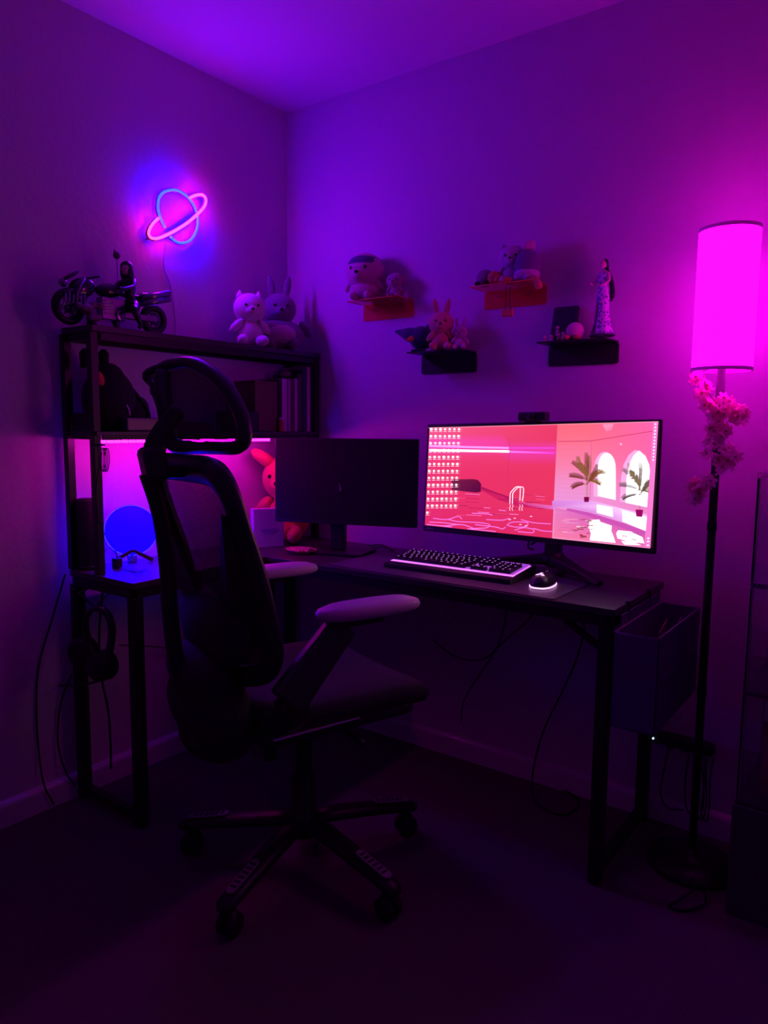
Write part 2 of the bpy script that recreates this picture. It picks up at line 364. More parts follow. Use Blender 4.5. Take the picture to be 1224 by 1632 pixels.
# ------------------------------------------------------------------ soft toys (plain generic ones)
def fur(name, col, sc=500, b=.5): return mat(name, col, .95, bump=b, bscale=sc, sheen=.25, var=.12)
def rotm(ax, a): return Matrix.Rotation(a, 3, ax)
M_eye = mat('black_button', (.01, .01, .01), .2)
def plush(name, label, cat, base_, scale, face, cols, ears='round', belly=None, voxel=.0035, seated=True, squash=1., fuzzy=False, group=None, headk=1.):
    """a seated soft toy; base_ = point it sits on, face = angle it looks to"""
    t = thing(name, label, cat, base_, face, group)
    s = scale; fm = fur(cols[0], cols[1], 260 if fuzzy else 700, 1. if fuzzy else .4)
    hz = s*.68; hr = s*.27*headk
    b = MB(); b.ell((0, 0, s*.25), (s*.25*squash, s*.22*squash, s*.26)); b.ell((0, -.0*s, s*.42), (s*.16, s*.15, s*.14)); 
    b.build('body', fm, t, world=False, remesh=voxel)
    h = MB(); h.ell((0, -s*.02, hz), (hr*1.08, hr*.95, hr)); h.ell((0, -s*.02-hr*.75, hz-hr*.25), (hr*.42, hr*.35, hr*.32))
    ho = h.build('head', fm, t, world=False, remesh=voxel)
    for sx in (-1, 1):
        if ears == 'round': e = MB().ell((sx*hr*.72, 0, hz+hr*.8), (hr*.32, hr*.18, hr*.34))
        elif ears == 'long': e = MB().ell((sx*hr*.5, 0, hz+hr*1.35), (hr*.24, hr*.15, hr*.75), rotm('Y', sx*.18))
        elif ears == 'point': e = MB().lathe([(hr*.3, 0), (hr*.22, hr*.25), (hr*.03, hr*.55)], (sx*hr*.62, 0, hz+hr*.62), 14)
        elif ears == 'flop': e = MB().ell((sx*hr*1.02, 0, hz+hr*.1), (hr*.22, hr*.2, hr*.62), rotm('Y', -sx*.3))
        else: e = None
        if e: e.build('ear', fm, ho, world=False)
        MB().ell((sx*hr*.4, -s*.02-hr*.86, hz+hr*.12), hr*.09, seg=10, rings=8).build('eye', M_eye, ho, world=False)
        MB().ell((sx*s*.25*squash, -s*.08, s*.36), (s*.075, s*.085, s*.17), rotm('Y', -sx*.75)@rotm('X', .45)).build('arm', fm, t, world=False)
        MB().ell((sx*s*.17, -s*.25, s*.10), (s*.095, s*.17, s*.10), rotm('Z', sx*.35)).build('leg', fm, t, world=False)
    MB().ell((0, -s*.02-hr*1.1, hz-hr*.15), (hr*.12, hr*.08, hr*.09), seg=10, rings=8).build('nose', M_eye, ho, world=False)
    if belly: MB().ell((0, -s*.075*squash, s*.25), (s*.18*squash, s*.165*squash, s*.19)).build('belly', fur(belly[0], belly[1], 300, .8), t, world=False)
    return t
def fz(p, z): q = Vector(p); q.z = z; return q
ZT1 = 1.489
FACE = math.radians(40)   # local -Y is the toy's front; rotate so that it looks toward the room
plush('teddy_bear', 'cream white teddy bear sitting on top of the hutch', 'soft toy', fz(W(398, 548, 0, .11), ZT1), .205, math.radians(58), ('cream_plush', (.72, .66, .66)), 'point', headk=1.0)
plush('teddy_bear', 'fuzzy grey plush bear with pale belly in the corner of the hutch top', 'soft toy', (.10, -.15, ZT1), .235, math.radians(52), ('grey_fleece', (.22, .19, .23)), 'long', ('pale_fleece', (.55, .45, .48)), squash=1.7, fuzzy=True, headk=.95)
# shelf 1
t = plush('teddy_bear', 'large pink plush bear in a cap on the left orange shelf', 'soft toy', (.452, -.062, S1[2]), .15, math.radians(12), ('dusty_pink_plush', (.62, .34, .42)), None, squash=1.65, headk=1.7)
cp = MB().lathe([(.068, 0), (.067, .008), (.064, .018), (.054, .032), (.033, .044), (.006, .05)], (0, .0, .117), 28); cp.build('cap', fur('navy_knit', (.07, .05, .16), 300), t, world=False)
MB().lathe([(.070, -.002), (.0715, .005), (.0685, .016)], (0, 0, .108), 28, cap=False).build('cap_band', fur('pink_knit', (.65, .35, .45), 300), t, world=False)
plush('teddy_bear', 'small brown and pink plush puppy on the right end of the left orange shelf', 'soft toy', (.578, -.05, S1[2]), .088, math.radians(15), ('tan_plush', (.45, .30, .33)), 'flop', headk=1.25, voxel=.0022)
# shelf 2
t = thing('crochet_toy', 'small grey speckled crochet toy at the left end of the right orange shelf', 'soft toy', (.952, -.07, S2[2]))
MB().ell((.952, -.07, S2[2]+.027), (.03, .027, .028)).build('body', mat('speckled_yarn', (.32, .24, .30), .95, bump=1., bscale=160, var=.8), t, remesh=.002)
for sx in (-1, 1):
    MB().ell((.952+sx*.018, -.088, S2[2]+.008), (.008, .014, .008)).build('foot', M_dfab, t)
t = thing('toy_ball', 'small plain orange toy ball on the right orange shelf', 'ball', (.992, -.082, S2[2]))
MB().ell((.992, -.082, S2[2]+.022), .022, seg=24, rings=16).build('shell', mat('orange_vinyl', (.75, .22, .08), .3), t)
MB().lathe([(.0215, -.0015), (.0223, 0), (.0215, .0015)], (.992, -.082, S2[2]+.022), 28, cap=False).build('seam', M_black, t)
plush('toy_sheep', 'white fluffy plush sheep in the middle of the right orange shelf', 'soft toy', (1.04, -.055, S2[2]), .118, math.radians(18), ('white_fleece', (.66, .58, .68)), 'round', fuzzy=True, squash=1.15, headk=1.3, voxel=.0026)
t = thing('round_plush', 'round purple plush ball with a pink pompom on top', 'soft toy', (1.098, -.062, S2[2]))
b_ = MB().ell((1.098, -.062, S2[2]+.052), (.043, .042, .048)); b_.build('body', fur('purple_plush', (.20, .10, .30), 600), t)
MB().ell((1.098, -.064, S2[2]+.024), (.041, .041, .024)).build('base_panel', fur('lilac_plush', (.62, .45, .62), 600), t)
m = MB()
for k in range(9):
    a = k*2.4; m.ell((1.098+.012*math.cos(a), -.062+.012*math.sin(a), S2[2]+.112+.006*math.sin(k*1.7)), .0125, seg=12, rings=8)
m.build('pompom', fur('pink_pompom', (.75, .45, .6), 300, 1.), t, remesh=.0025)
t = thing('dangling_plush', 'orange tipped plush tail sticking out past the right orange shelf end', 'soft toy', (1.142, -.085, S2[2]))
MB().tube(smooth_path([(1.118, -.09, S2[2]+.009), (1.14, -.095, S2[2]+.003), (1.152, -.1, S2[2]-.014), (1.158, -.102, S2[2]-.03)]), [.008]*6+[.010]*6+[.012]*5+[.013, .006], 14).build('toe', fur('orange_plush', (.75, .28, .12), 600), t)
MB().ell((1.112, -.09, S2[2]+.011), (.013, .012, .011)).build('cuff', fur('lilac_plush', (.62, .45, .62), 600), t)
t = thing('hanging_charm', 'orange charm hanging on two dark cords below the right orange shelf', 'charm', (1.035, -.108, 1.575))
for px in (807, 813):
    MB().tube([W(px, 457, 1, -.108), W(px-1, 470, 1, -.109), W(px-1+(px-810)*.4, 493, 1, -.108)], .0012, 6).build('cord', M_cable, t)
c = W(809, 498, 1, -.108); MB().box(c-Vector((.019, .006, .013)), c+Vector((.019, .006, .010))).build('tag', mat('orange_felt', (.8, .3, .08), .7), t, bevel=.003)
t = thing('mini_figure', 'small orange and yellow toy lying at the front of the right orange shelf', 'toy', (1.035, -.095, S2[2]))
MB().ell((1.035, -.094, S2[2]+.009), (.028, .012, .010)).build('body', fur('orange_plush', (.75, .28, .12), 600), t)
MB().ell((1.01, -.094, S2[2]+.014), .012).build('head', fur('orange_plush', (.75, .28, .12), 600), t)
# shelf 3
t = thing('toy_bird', 'dark navy plush bird with ragged wings on the left of the middle black shelf', 'soft toy', (.69, -.06, S3[2]))
fm = fur('navy_plush', (.045, .04, .11), 500)
b_ = MB(); b_.ell((.70, -.06, S3[2]+.05), (.045, .04, .042)); b_.ell((.665, -.07, S3[2]+.062), (.04, .03, .026), rotm('Y', .2))
b_.lathe([(.02, 0), (.012, .02), (.004, .045)], (.64, -.072, S3[2]+.068), 14, axis=(-1, -.1, .25)); b_.build('body', fm, t, remesh=.003)
for k in range(6):
    MB().tube([(.70+.012*k, -.05, S3[2]+.055), (.716+.014*k, -.045, S3[2]+.088-.006*k), (.732+.014*k, -.04, S3[2]+.105-.012*k)], [.012, .009, .002], 8).build('feather', fm, t)
MB().lathe([(.011, 0), (.007, .012), (.001, .03)], (.685, -.098, S3[2]+.045), 12, axis=(-.2, -1, -.25)).build('beak', mat('orange_felt', (.8, .3, .08), .7), t)
for x in (.682, .705): MB().lathe([(.006, 0), (.005, .003)], (x, -.092, S3[2]+.062), 12, axis=(-.1, -1, .2)).build('eye', mat('cream_felt', (.7, .5, .4), .8), t)
for sx in (.682, .712): MB().ell((sx, -.075, S3[2]+.006), (.012, .018, .006)).build('foot', fm, t)
plush('toy_rabbit', 'sandy yellow plush rabbit with tall ears in the centre of the middle black shelf', 'soft toy', (.79, -.075, S3[2]), .135, math.radians(28), ('sand_plush', (.72, .46, .26)), 'long', headk=1.1, voxel=.0028)
plush('toy_rabbit', 'small white spotted plush rabbit at the right end of the middle black shelf', 'soft toy', (.858, -.062, S3[2]), .088, math.radians(20), ('white_plush', (.66, .52, .55)), 'long', headk=1., voxel=.002)
# shelf 4
t = thing('handheld_console', 'dark handheld game console leaning upright on the wall at the figurine shelf', 'game console', (1.205, -.03, S4[2]))
c0 = Vector((1.172, -.045, S4[2])); up = Vector((0, .028, .112)).normalized()
cb = MB().prism(rrect(0, 0, .08, .118, .006, 3), c0, X, up, (0, .014, 0)); cb.build('case', mat('charcoal_shell', (.05, .045, .06), .4), t, bevel=.001)
MB().prism(rrect(.01, .05, .07, .108, .003, 3), c0+Vector((0, -.0006, 0)), X, up, (0, .002, 0)).build('screen', mat('dark_glass', (.03, .03, .06), .12), t)
MB().prism([(.014,.03),(.02,.03),(.02,.036),(.026,.036),(.026,.03),(.032,.03),(.032,.024),(.026,.024),(.026,.018),(.02,.018),(.02,.024),(.014,.024)], c0+Vector((0, -.002, 0)), X, up, (0, .003, 0)).build('direction_pad', M_black, t)
for bx in (.05, .062): MB().lathe([(.004, 0), (.004, .003)], c0+X*bx+up*.028, 12, axis=(0, -1, 0)).build('button', M_black, t)
t = thing('round_plush', 'small plain pink round plush beside the tiny figures', 'soft toy', (1.268, -.075, S4[2]))
MB().ell((1.268, -.075, S4[2]+.028), (.027, .026, .027)).build('body', fur('rose_plush', (.70, .38, .48), 700), t)
for x, y in ((1.25, -.094), (1.282, -.092)): MB().ell((x, y, S4[2]+.008), (.012, .013, .008)).build('foot', fur('red_plush', (.6, .12, .10), 700), t)
figcols = [((.75, .45, .3), 'amber'), ((.6, .55, .65), 'silver'), ((.8, .6, .45), 'tan'), ((.5, .25, .2), 'rust')]
fl = ['tiny tan toy figure at the far left tip of the figurine shelf', 'tiny amber toy figure second from the left on the figurine shelf', 'tiny silver toy figure perched highest in front of the console',
      'tiny rust toy figure below the silver one by the console', 'tiny pale toy figure right of the others in front of the console', 'tiny amber toy figure next to the pink round plush']
for i, (px, py, h) in enumerate([(868, 546, .014), (878, 546, .016), (884, 538, .036), (890, 546, .022), (897, 545, .028), (900, 546, .018)]):
    p = W(px, 547, 1, -.085); p.z = S4[2]; t = thing('mini_figure', fl[i], 'toy', p, 0, 'tiny toy figures before the console')
    if i == 2: MB().box(p+Vector((-.007, .012, 0)), p+Vector((.007, .024, .016))).build('stand', M_black, t)
    o = p+Vector((0, .018, .016)) if i == 2 else p
    cc = mat('toy_'+figcols[i % 4][1], figcols[i % 4][0], .4)
    MB().lathe([(.005, 0), (.006, h*.3), (.0045, h*.55), (.003, h*.62)], o, 12).build('body', cc, t)
    MB().ell(o+Vector((0, 0, h*.62+.005)), .0058, seg=12, rings=8).build('head', mat('toy_tan', (.8, .6, .45), .4), t)

# lady figurine
def skin_body(name, verts, edges, rads, m, parent, root=0, sub=2):
    me = bpy.data.meshes.new(name); me.from_pydata([Vector(v) for v in verts], edges, []); me.materials.append(m)
    o = bpy.data.objects.new(name, me); COL.objects.link(o); o.parent = parent
    md = o.modifiers.new('skin', 'SKIN')
    sv = me.skin_vertices[0].data if me.skin_vertices else None
    if sv is None:
        import bmesh
        bm = bmesh.new(); bm.from_mesh(me); bm.verts.layers.skin.verify(); bm.to_mesh(me); bm.free(); sv = me.skin_vertices[0].data
    for i, r in enumerate(rads): sv[i].radius = (r, r) if not isinstance(r, tuple) else r
    sv[root].use_root = True; md.use_smooth_shade = True
    ms = o.modifiers.new('sub', 'SUBSURF'); ms.levels = sub; ms.render_levels = sub
    return o
fig = thing('lady_figurine', 'standing lady figurine in a long purple and white dress with long dark hair', 'figurine', (1.345, -.062, S4[2]), math.radians(-25))
M_skin = mat('doll_skin', (.72, .48, .42), .5)
hV = [(0, 0, .132), (0, 0, .158), (0, 0, .178), (0, 0, .196), (0, 0, .204),          # pelvis, waist, chest, neck base, neck
      (-.019, 0, .19), (-.030, -.006, .165), (-.026, -.026, .162), (-.022, -.033, .168),
      (.019, 0, .19), (.028, -.004, .166), (.020, -.022, .155), (.012, -.028, .152),
      (-.010, 0, .125), (-.012, -.012, .075), (-.016, -.008, .02), (.010, 0, .125), (.012, .002, .07), (.012, .006, .02)]
hE = [(0, 1), (1, 2), (2, 3), (3, 4), (3, 5), (5, 6), (6, 7), (7, 8), (3, 9), (9, 10), (10, 11), (11, 12), (0, 13), (13, 14), (14, 15), (0, 16), (16, 17), (17, 18)]
hR = [.015, .010, .0135, .007, .0045, .006, .0045, .0036, .0026, .006, .0045, .0036, .0026, .011, .008, .004, .011, .008, .004]
skin_body('body', hV, hE, hR, M_skin, fig)
hd = MB(); hd.ell((0, -.002, .2195), (.0098, .0108, .0128)); hd.ell((0, -.0128, .2185), (.0014, .002, .002), seg=8, rings=6); hd.ell((0, -.006, .210), (.005, .005, .004))
hdo = hd.build('head', M_skin, fig, world=False)
for sx in (-1, 1): MB().ell((sx*.0038, -.0118, .2205), (.0013, .0006, .001), seg=8, rings=6).build('eye', M_eye, hdo, world=False)
MB().ell((0, -.0122, .2135), (.0022, .0006, .0006), seg=8, rings=6).build('mouth', mat('lip_red', (.5, .08, .1), .4), hdo, world=False)
M_hair = mat('glossy_black_hair', (.015, .012, .02), .3)
hr_ = MB(); hr_.ell((0, .003, .2225), (.0115, .0115, .0125)); hr_.ell((-.002, .012, .205), (.009, .006, .02), rotm('X', -.1))
hr_.tube(smooth_path([(0, .012, .205), (.006, .022, .18), (.01, .027, .15), (.012, .026, .128), (.010, .024, .112)]), [.007]*6+[.009]*8+[.010]*6+[.006]*4+[.002], 10, flat=.8)
hr_.build('hair', M_hair, fig, world=False, remesh=.0016)
def dress_mat():
    m = mat('patterned_dress', (.6, .4, .75), .45); nt = m.node_tree; b = nt.nodes['Principled BSDF']
    v = nt.nodes.new('ShaderNodeTexVoronoi'); v.inputs['Scale'].default_value = 110
    r = nt.nodes.new('ShaderNodeValToRGB'); r.color_ramp.elements[0].position = .32; r.color_ramp.elements[0].color = (.12, .05, .32, 1)
    r.color_ramp.elements[1].position = .5; r.color_ramp.elements[1].color = (.72, .60, .78, 1)
    tc = nt.nodes.new('ShaderNodeTexCoord'); nt.links.new(tc.outputs['Object'], v.inputs['Vector']); nt.links.new(v.outputs['Distance'], r.inputs[0]); nt.links.new(r.outputs[0], b.inputs['Base Color'])
    return m
seg = 40; prof = [(.0165, .193), (.0175, .183), (.0165, .172), (.0125, .160), (.0165, .146), (.0195, .130), (.0205, .110), (.0215, .085), (.026, .055), (.033, .025), (.036, .014)]
vs = []; fs = []
for i, (r, z) in enumerate(prof):
    for k in range(seg):
        a = 2*PI*k/seg; rr = r*(1+.06*math.sin(a*7)*max(0, (.1-z)/.1)); vs.append((rr*math.cos(a)*1.05, rr*math.sin(a)*.8+.004*max(0, (.1-z)/.1), z))
for i in range(len(prof)-1):
    for k in range(seg):
        if i >= 6 and k in (27, 28, 29): continue
        fs.append((i*seg+k, (i+1)*seg+k, (i+1)*seg+(k+1) % seg, i*seg+(k+1) % seg))
dm = MB().add(vs, fs, 0, True); do = dm.build('dress', dress_mat(), fig, world=False)
md = do.modifiers.new('solid', 'SOLIDIFY'); md.thickness = .0015
hm = MB(); pts = [Vector((.037*math.cos(2*PI*k/40)*1.05, .037*math.sin(2*PI*k/40)*.82+.004, .012)) for k in range(40)]
hm.tube(pts, .003, 6, closed=True); hm.build('hem', mat('dark_hem', (.06, .03, .10), .6), do, world=False)
for x, y in ((-.016, -.012), (.012, .004)):
    MB().ell((x, y, .006), (.006, .012, .006)).build('shoe', M_satin, fig, world=False)
MB().lathe([(.032, 0), (.032, .0015)], (0, 0, 0), 32).build('stand', M_clear, fig, world=False)

# ------------------------------------------------------------------ motorcycle model, rider, stick ornament
bike = thing('model_motorcycle', 'black model sport motorcycle with upswept twin exhausts on the hutch top', 'model motorcycle', (.105, -.9, ZT1))
BX = .105
def wheel(y, r, w, parent):
    c = (BX, y, ZT1+r); m = MB()
    ring = [Vector((BX, y+(r-w*.5)*math.cos(2*PI*k/36), ZT1+r+(r-w*.5)*math.sin(2*PI*k/36))) for k in range(36)]
    m.tube(ring, w*.5, 10, closed=True, up=(1, 0, 0)); wo = m.build('tyre', M_black, parent)
    s_ = MB()
    rim = [Vector((BX, y+(r-w*1.05)*math.cos(2*PI*k/36), ZT1+r+(r-w*1.05)*math.sin(2*PI*k/36))) for k in range(36)]
    s_.tube(rim, .0035, 8, closed=True); s_.lathe([(.009, -.009), (.009, .009)], c, 16, axis=(1, 0, 0))
    for k in range(6):
        a = 2*PI*k/6; s_.bar((BX, y+.008*math.cos(a), ZT1+r+.008*math.sin(a)), (BX, y+(r-w*1.1)*math.cos(a), ZT1+r+(r-w*1.1)*math.sin(a)), .005, .006)
    s_.lathe([(.02, .008), (.02, .0095)], c, 24, axis=(1, 0, 0))
    s_.build('rim', M_chrome_d, wo)
M_chrome_d = mat('dark_chrome', (.25, .24, .3), .25, metal=.9)
M_gloss = mat('gloss_black_paint', (.015, .013, .022), .12, coat=.6)
wheel(-.735, .050, .024, bike); wheel(-1.03, .052, .022, bike)
b_ = MB(); zt = ZT1
b_.ell((BX, -.895, zt+.118), (.022, .048, .022), rotm('X', .12)); b_.build('fuel_tank', M_gloss, bike)
b_ = MB(); b_.ell((BX, -.985, zt+.112), (.021, .045, .030), rotm('X', .35)); b_.ell((BX, -1.0, zt+.085), (.018, .03, .026)); b_.build('front_fairing', M_gloss, bike, remesh=.003)
b_ = MB(); b_.ell((BX, -1.02, zt+.142), (.015, .034, .006), rotm('X', .55)); b_.build('windscreen', mat('smoked_plastic', (.02, .02, .03), .08, coat=.5), bike)
b_ = MB(); b_.ell((BX, -.82, zt+.112), (.017, .045, .008)); b_.ell((BX, -.775, zt+.121), (.014, .03, .009), rotm('X', .25)); b_.build('seat', M_gloss, bike, remesh=.003)
b_ = MB(); b_.box((BX-.016, -.93, zt+.03), (BX+.016, -.85, zt+.095))
for k in range(5): b_.box((BX-.020, -.925, zt+.045+.009*k), (BX+.020, -.89, zt+.049+.009*k))
b_.lathe([(.016, -.022), (.016, .022)], (BX, -.87, zt+.045), 20, axis=(1, 0, 0)); b_.build('engine', M_chrome_d, bike, bevel=.002)
b_ = MB()
for k, (dz, dx) in enumerate(((0, .018), (.017, .018))):
    b_.tube([(BX+dx, -.79, zt+.092+dz), (BX+dx, -.685, zt+.122+dz)], [.0095, .0105], 16)
    b_.tube([(BX-dx, -.79, zt+.092+dz), (BX-dx, -.685, zt+.122+dz)], [.0095, .0105], 16)
b_.build('exhaust', M_chrome_d, bike)
b_ = MB(); b_.bar((BX+.014, -.85, zt+.05), (BX+.014, -.735, zt+.05), .006, .016); b_.bar((BX-.014, -.85, zt+.05), (BX-.014, -.735, zt+.05), .006, .016); b_.build('swing_arm', M_chrome_d, bike)
b_ = MB()
for sx in (-1, 1): b_.tube([(BX+sx*.017, -1.03, zt+.052), (BX+sx*.017, -.985, zt+.14)], .0045, 10)
b_.build('fork', M_chrome_d, bike)
b_ = MB(); b_.tube([(BX-.045, -.955, zt+.145), (BX, -.975, zt+.14), (BX+.045, -.955, zt+.145)], .003, 8); b_.build('handlebar', M_black, bike)
MB().ell((BX, -1.03, zt+.095), (.016, .03, .012), rotm('X', .3)).build('front_mudguard', M_gloss, bike)
MB().lathe([(.013, 0), (.011, .008), (.004, .011)], (BX, -1.042, zt+.118), 20, axis=(0.35, -1, 0)).build('headlight', M_chrome_d, bike)
for k in range(6):
    yy = -1.07+.012*k; MB().tube(smooth_path([(BX+.02, yy, zt+.03+.012*(k % 3)), (BX+.03, yy+.012, zt+.06), (BX+.024, yy+.02, zt+.085+.006*(k % 2))]), .003, 6).build('hose', M_chrome_d, bike)

rider = thing('rider_figurine', 'rider figurine in black leather with long dark hair on the model motorcycle', 'figurine', (BX+.01, -.822, ZT1+.068), math.radians(15))
rider.scale = (1.35, 1.35, 1.35)
rV = [(0, 0, .008), (0, -.005, .035), (0, -.012, .058), (0, -.014, .07), (0, -.016, .076),
      (.018, -.012, .062), (.030, -.03, .045), (.034, -.065, .035), (.034, -.078, .032), (-.018, -.012, .062), (-.030, -.03, .045), (-.034, -.065, .035), (-.034, -.078, .032),
      (.016, -.004, .004), (.034, -.035, -.004), (.036, -.012, -.038), (.036, -.022, -.044), (-.016, -.004, .004), (-.034, -.035, -.004), (-.036, -.012, -.038), (-.036, -.022, -.044)]
rE = [(0, 1), (1, 2), (2, 3), (3, 4), (2, 5), (5, 6), (6, 7), (7, 8), (2, 9), (9, 10), (10, 11), (11, 12), (0, 13), (13, 14), (14, 15), (15, 16), (0, 17), (17, 18), (18, 19), (19, 20)]
rR = [.014, .011, .013, .006, .005, .007, .006, .005, .004, .007, .006, .005, .004, .012, .009, .006, .005, .012, .009, .006, .005]
skin_body('body', rV, rE, rR, mat('black_leather', (.02, .018, .022), .25, coat=.4), rider)
hd = MB(); hd.ell((.002, -.018, .088), (.0105, .011, .0135)); hd.ell((.008, -.026, .087), (.002, .002, .0025), seg=8, rings=6); hdo = hd.build('head', M_skin, rider, world=False)
for dx in (.004, .0115): MB().ell((dx, -.0275+.004*(dx > .01), .090), (.0012, .0008, .0012), seg=8, rings=6).build('eye', M_eye, hdo, world=False)
hr_ = MB(); hr_.ell((-.001, -.0125, .094), (.0145, .0150, .0150)); hr_.ell((-.004, -.004, .080), (.0145, .011, .02)); hr_.ell((.011, -.014, .082), (.004, .009, .016)); hr_.ell((-.011, -.014, .082), (.004, .009, .016)); hr_.tube([(-.004, .002, .08), (-.004, .008, .055), (-.002, .010, .03)], [.010, .009, .003], 10)
hr_.build('hair', M_hair, rider, world=False, remesh=.0018)
orn = thing('stick_ornament', 'small round ornament on a thin stick behind the rider figurine', 'ornament', (.045, -.875, ZT1))
po = W(186, 407, 0, .045)
MB().tube([(po.x, po.y, ZT1), (po.x, po.y, po.z-.008)], .0014, 8).build('stick', M_black, orn)
MB().ell(po, .0115, seg=18, rings=12).build('ball', mat('dark_rose', (.16, .06, .09), .6, bump=.6, bscale=300), orn)
MB().lathe([(.018, 0), (.018, .004)], (po.x, po.y, ZT1), 20).build('foot', M_black, orn)
MB().lathe([(.004, 0), (.0005, .011)], po+Vector((0, -.007, .008)), 8).build('tip', M_black, orn)
fc = thing('fabric_flower', 'dark ruffled fabric flower at the left end of the hutch top', 'ornament', (.15, -.985, ZT1))
m = MB()
for k in range(16):
    a = k*2.4; r = .008+.0022*k
    m.ell((.15+r*math.cos(a)*.4, -.985+r*math.sin(a)*.9, ZT1+.04+.02*math.sin(k*1.3)), (.010, .013, .010), rotm('X', k), seg=10, rings=8)
m.build('petals', mat('mauve_satin', (.20, .10, .16), .5), fc, remesh=.003)
MB().lathe([(.016, 0), (.012, .015), (.004, .03)], (.15, -.985, ZT1), 14).build('stem_base', M_black, fc)

# ------------------------------------------------------------------ hutch middle shelf
ZS = 1.181
bp = thing('plush_backpack', 'shaggy black plush backpack with a red patch on the hutch middle shelf', 'backpack', (.1, -.9, ZS))
m = MB()
c = (.095, -.885, 0)
m.ell((.095, -.90, ZS+.095), (.07, .085, .10)); m.ell((.095, -.905, ZS+.165), (.055, .05, .045)); m.ell((.10, -.83, ZS+.055), (.055, .07, .05), rotm('X', .7))
m.build('body', M_vel, bp, remesh=.004)
for px, py in ((135, 562), (165, 563)):
    p = W(px, py, 0, .10); MB().tube([p+Vector((0, 0, -.045)), p, p+Vector((0, 0, .012))], [.014, .016, .006], 12).build('ear', M_vel, bp)
p = W(159, 603, 0, .168); MB().ell(p, (.006, .014, .022), rotm('X', .4)).build('patch', mat('red_patch', (.7, .08, .05), .5, bump=.5, bscale=200), bp)
p = W(204, 655, 0, .16); MB().tube(smooth_path([p+Vector((0, -.004, .018)), p+Vector((.004, 0, .004)), p+Vector((0, .006, -.012))]), .0028, 8).build('zip_pull', M_white, bp)
m = MB(); m.tube(smooth_path([(.12, -.83, ZS+.13), (.15, -.80, ZS+.07), (.14, -.785, ZS+.02)]), .012, 10, flat=.4); m.build('strap', M_vel, bp)

bx = thing('storage_tin', 'flat grey tin lying on the middle shelf beneath the backpack', 'tin', (.135, -.845, ZS))
MB().box((.150, -.90, ZS), (.184, -.775, ZS+.038)).build('tin_body', mat('dull_tin', (.15, .13, .15), .35, metal=.5), bx, bevel=.005)
MB().box((.1495, -.901, ZS+.030), (.1845, -.774, ZS+.042)).build('lid', mat('dull_tin', (.15, .13, .15), .35, metal=.5), bx, bevel=.004)
lb = tag(MB().box((.03, -.74, ZS), (.175, -.56, ZS+.03)).build('flat_box', mat('flat_grey_card', (.12, .10, .12), .6), origin=(.1, -.65, ZS), bevel=.002), 'flat dark grey box on the middle shelf behind the headrest', 'box')
og = thing('desk_organizer', 'black mesh desk organizer on the hutch middle shelf', 'organizer', (.11, -.39, ZS))
m = MB(); x0, x1, y0, y1, h = .06, .17, -.44, -.335, .072
m.box((x0, y0, ZS), (x1, y1, ZS+.003))
for lo, hi in (((x0, y0, ZS), (x0+.003, y1, ZS+h)), ((x1-.003, y0, ZS), (x1, y1, ZS+h)), ((x0, y0, ZS), (x1, y0+.003, ZS+h)), ((x0, y1-.003, ZS), (x1, y1, ZS+h))): m.box(lo, hi)
m.build('tray', M_black, og)
MB().box((x0+.003, -.392, ZS+.003), (x1-.003, -.389, ZS+h*.9)).build('divider', M_black, og)
pn = ['dark pen leaning left in the black organizer', 'upright pen with pale tip in the black organizer', 'short marker in the black organizer beside the wooden box']
for i, (dx, dy, hh, col) in enumerate([(.09, -.41, .115, M_black), (.12, -.40, .125, M_grey), (.1, -.36, .10, M_satin)]):
    t = thing('pen', pn[i], 'pen', (dx, dy, ZS+.004), group='pens in the organizer')
    MB().tube([(dx, dy, ZS+.004), (dx+.006, dy-.008+.006*i, ZS+hh)], .004, 10).build('barrel', col, t)
    MB().tube([(dx+.006, dy-.008+.006*i, ZS+hh), (dx+.007, dy-.009+.006*i, ZS+hh+.014)], [.0045, .002], 10).build('pen_cap', M_grey if i == 1 else M_black, t)
# books: (px left, px right, top py, colour name, colour, label)
books = [(418, 455, 607, 'brown_board', (.16, .10, .07), 'brown wooden box standing at the left end of the book row'),
         (456, 461, 606, 'dark_board', (.03, .03, .03), 'thin black book next to the brown box'),
         (462, 471, 604, 'pale_paper', (.62, .56, .62), 'pale book right of the thin black book'),
         (472, 477, 605, 'lilac_paper', (.45, .38, .48), 'thin lilac book in the middle of the row'),
         (478, 482, 605, 'wine_board', (.18, .03, .07), 'thin wine red book right of the lilac book'),
         (483, 488.5, 604, 'pale_mauve', (.50, .42, .50), 'mauve book left of the ring binder notebook'),
         (489, 496, 597, 'ring_note', (.09, .08, .10), 'spiral bound dark notebook near the right end'),
         (497, 503, 590, 'navy_board', (.05, .05, .12), 'tall navy book next to the last white book'),
         (504, 511.5, 586, 'white_paper', (.66, .58, .66), 'tallest white book at the right end of the row')]
for i, (a, b, tp, nm, col, lab) in enumerate(books):
    ya = W(a, 690, 0, .172).y; yb = W(b, 690, 0, .172).y-.0008
    if i == 0: xx = (.06, .172)
    else: xx = (.035, .172)
    yb = min(yb, -.044+.0); ya = min(ya, yb-.004)
    books[i] = (ya, yb)
ystart = -.30; tot = 0
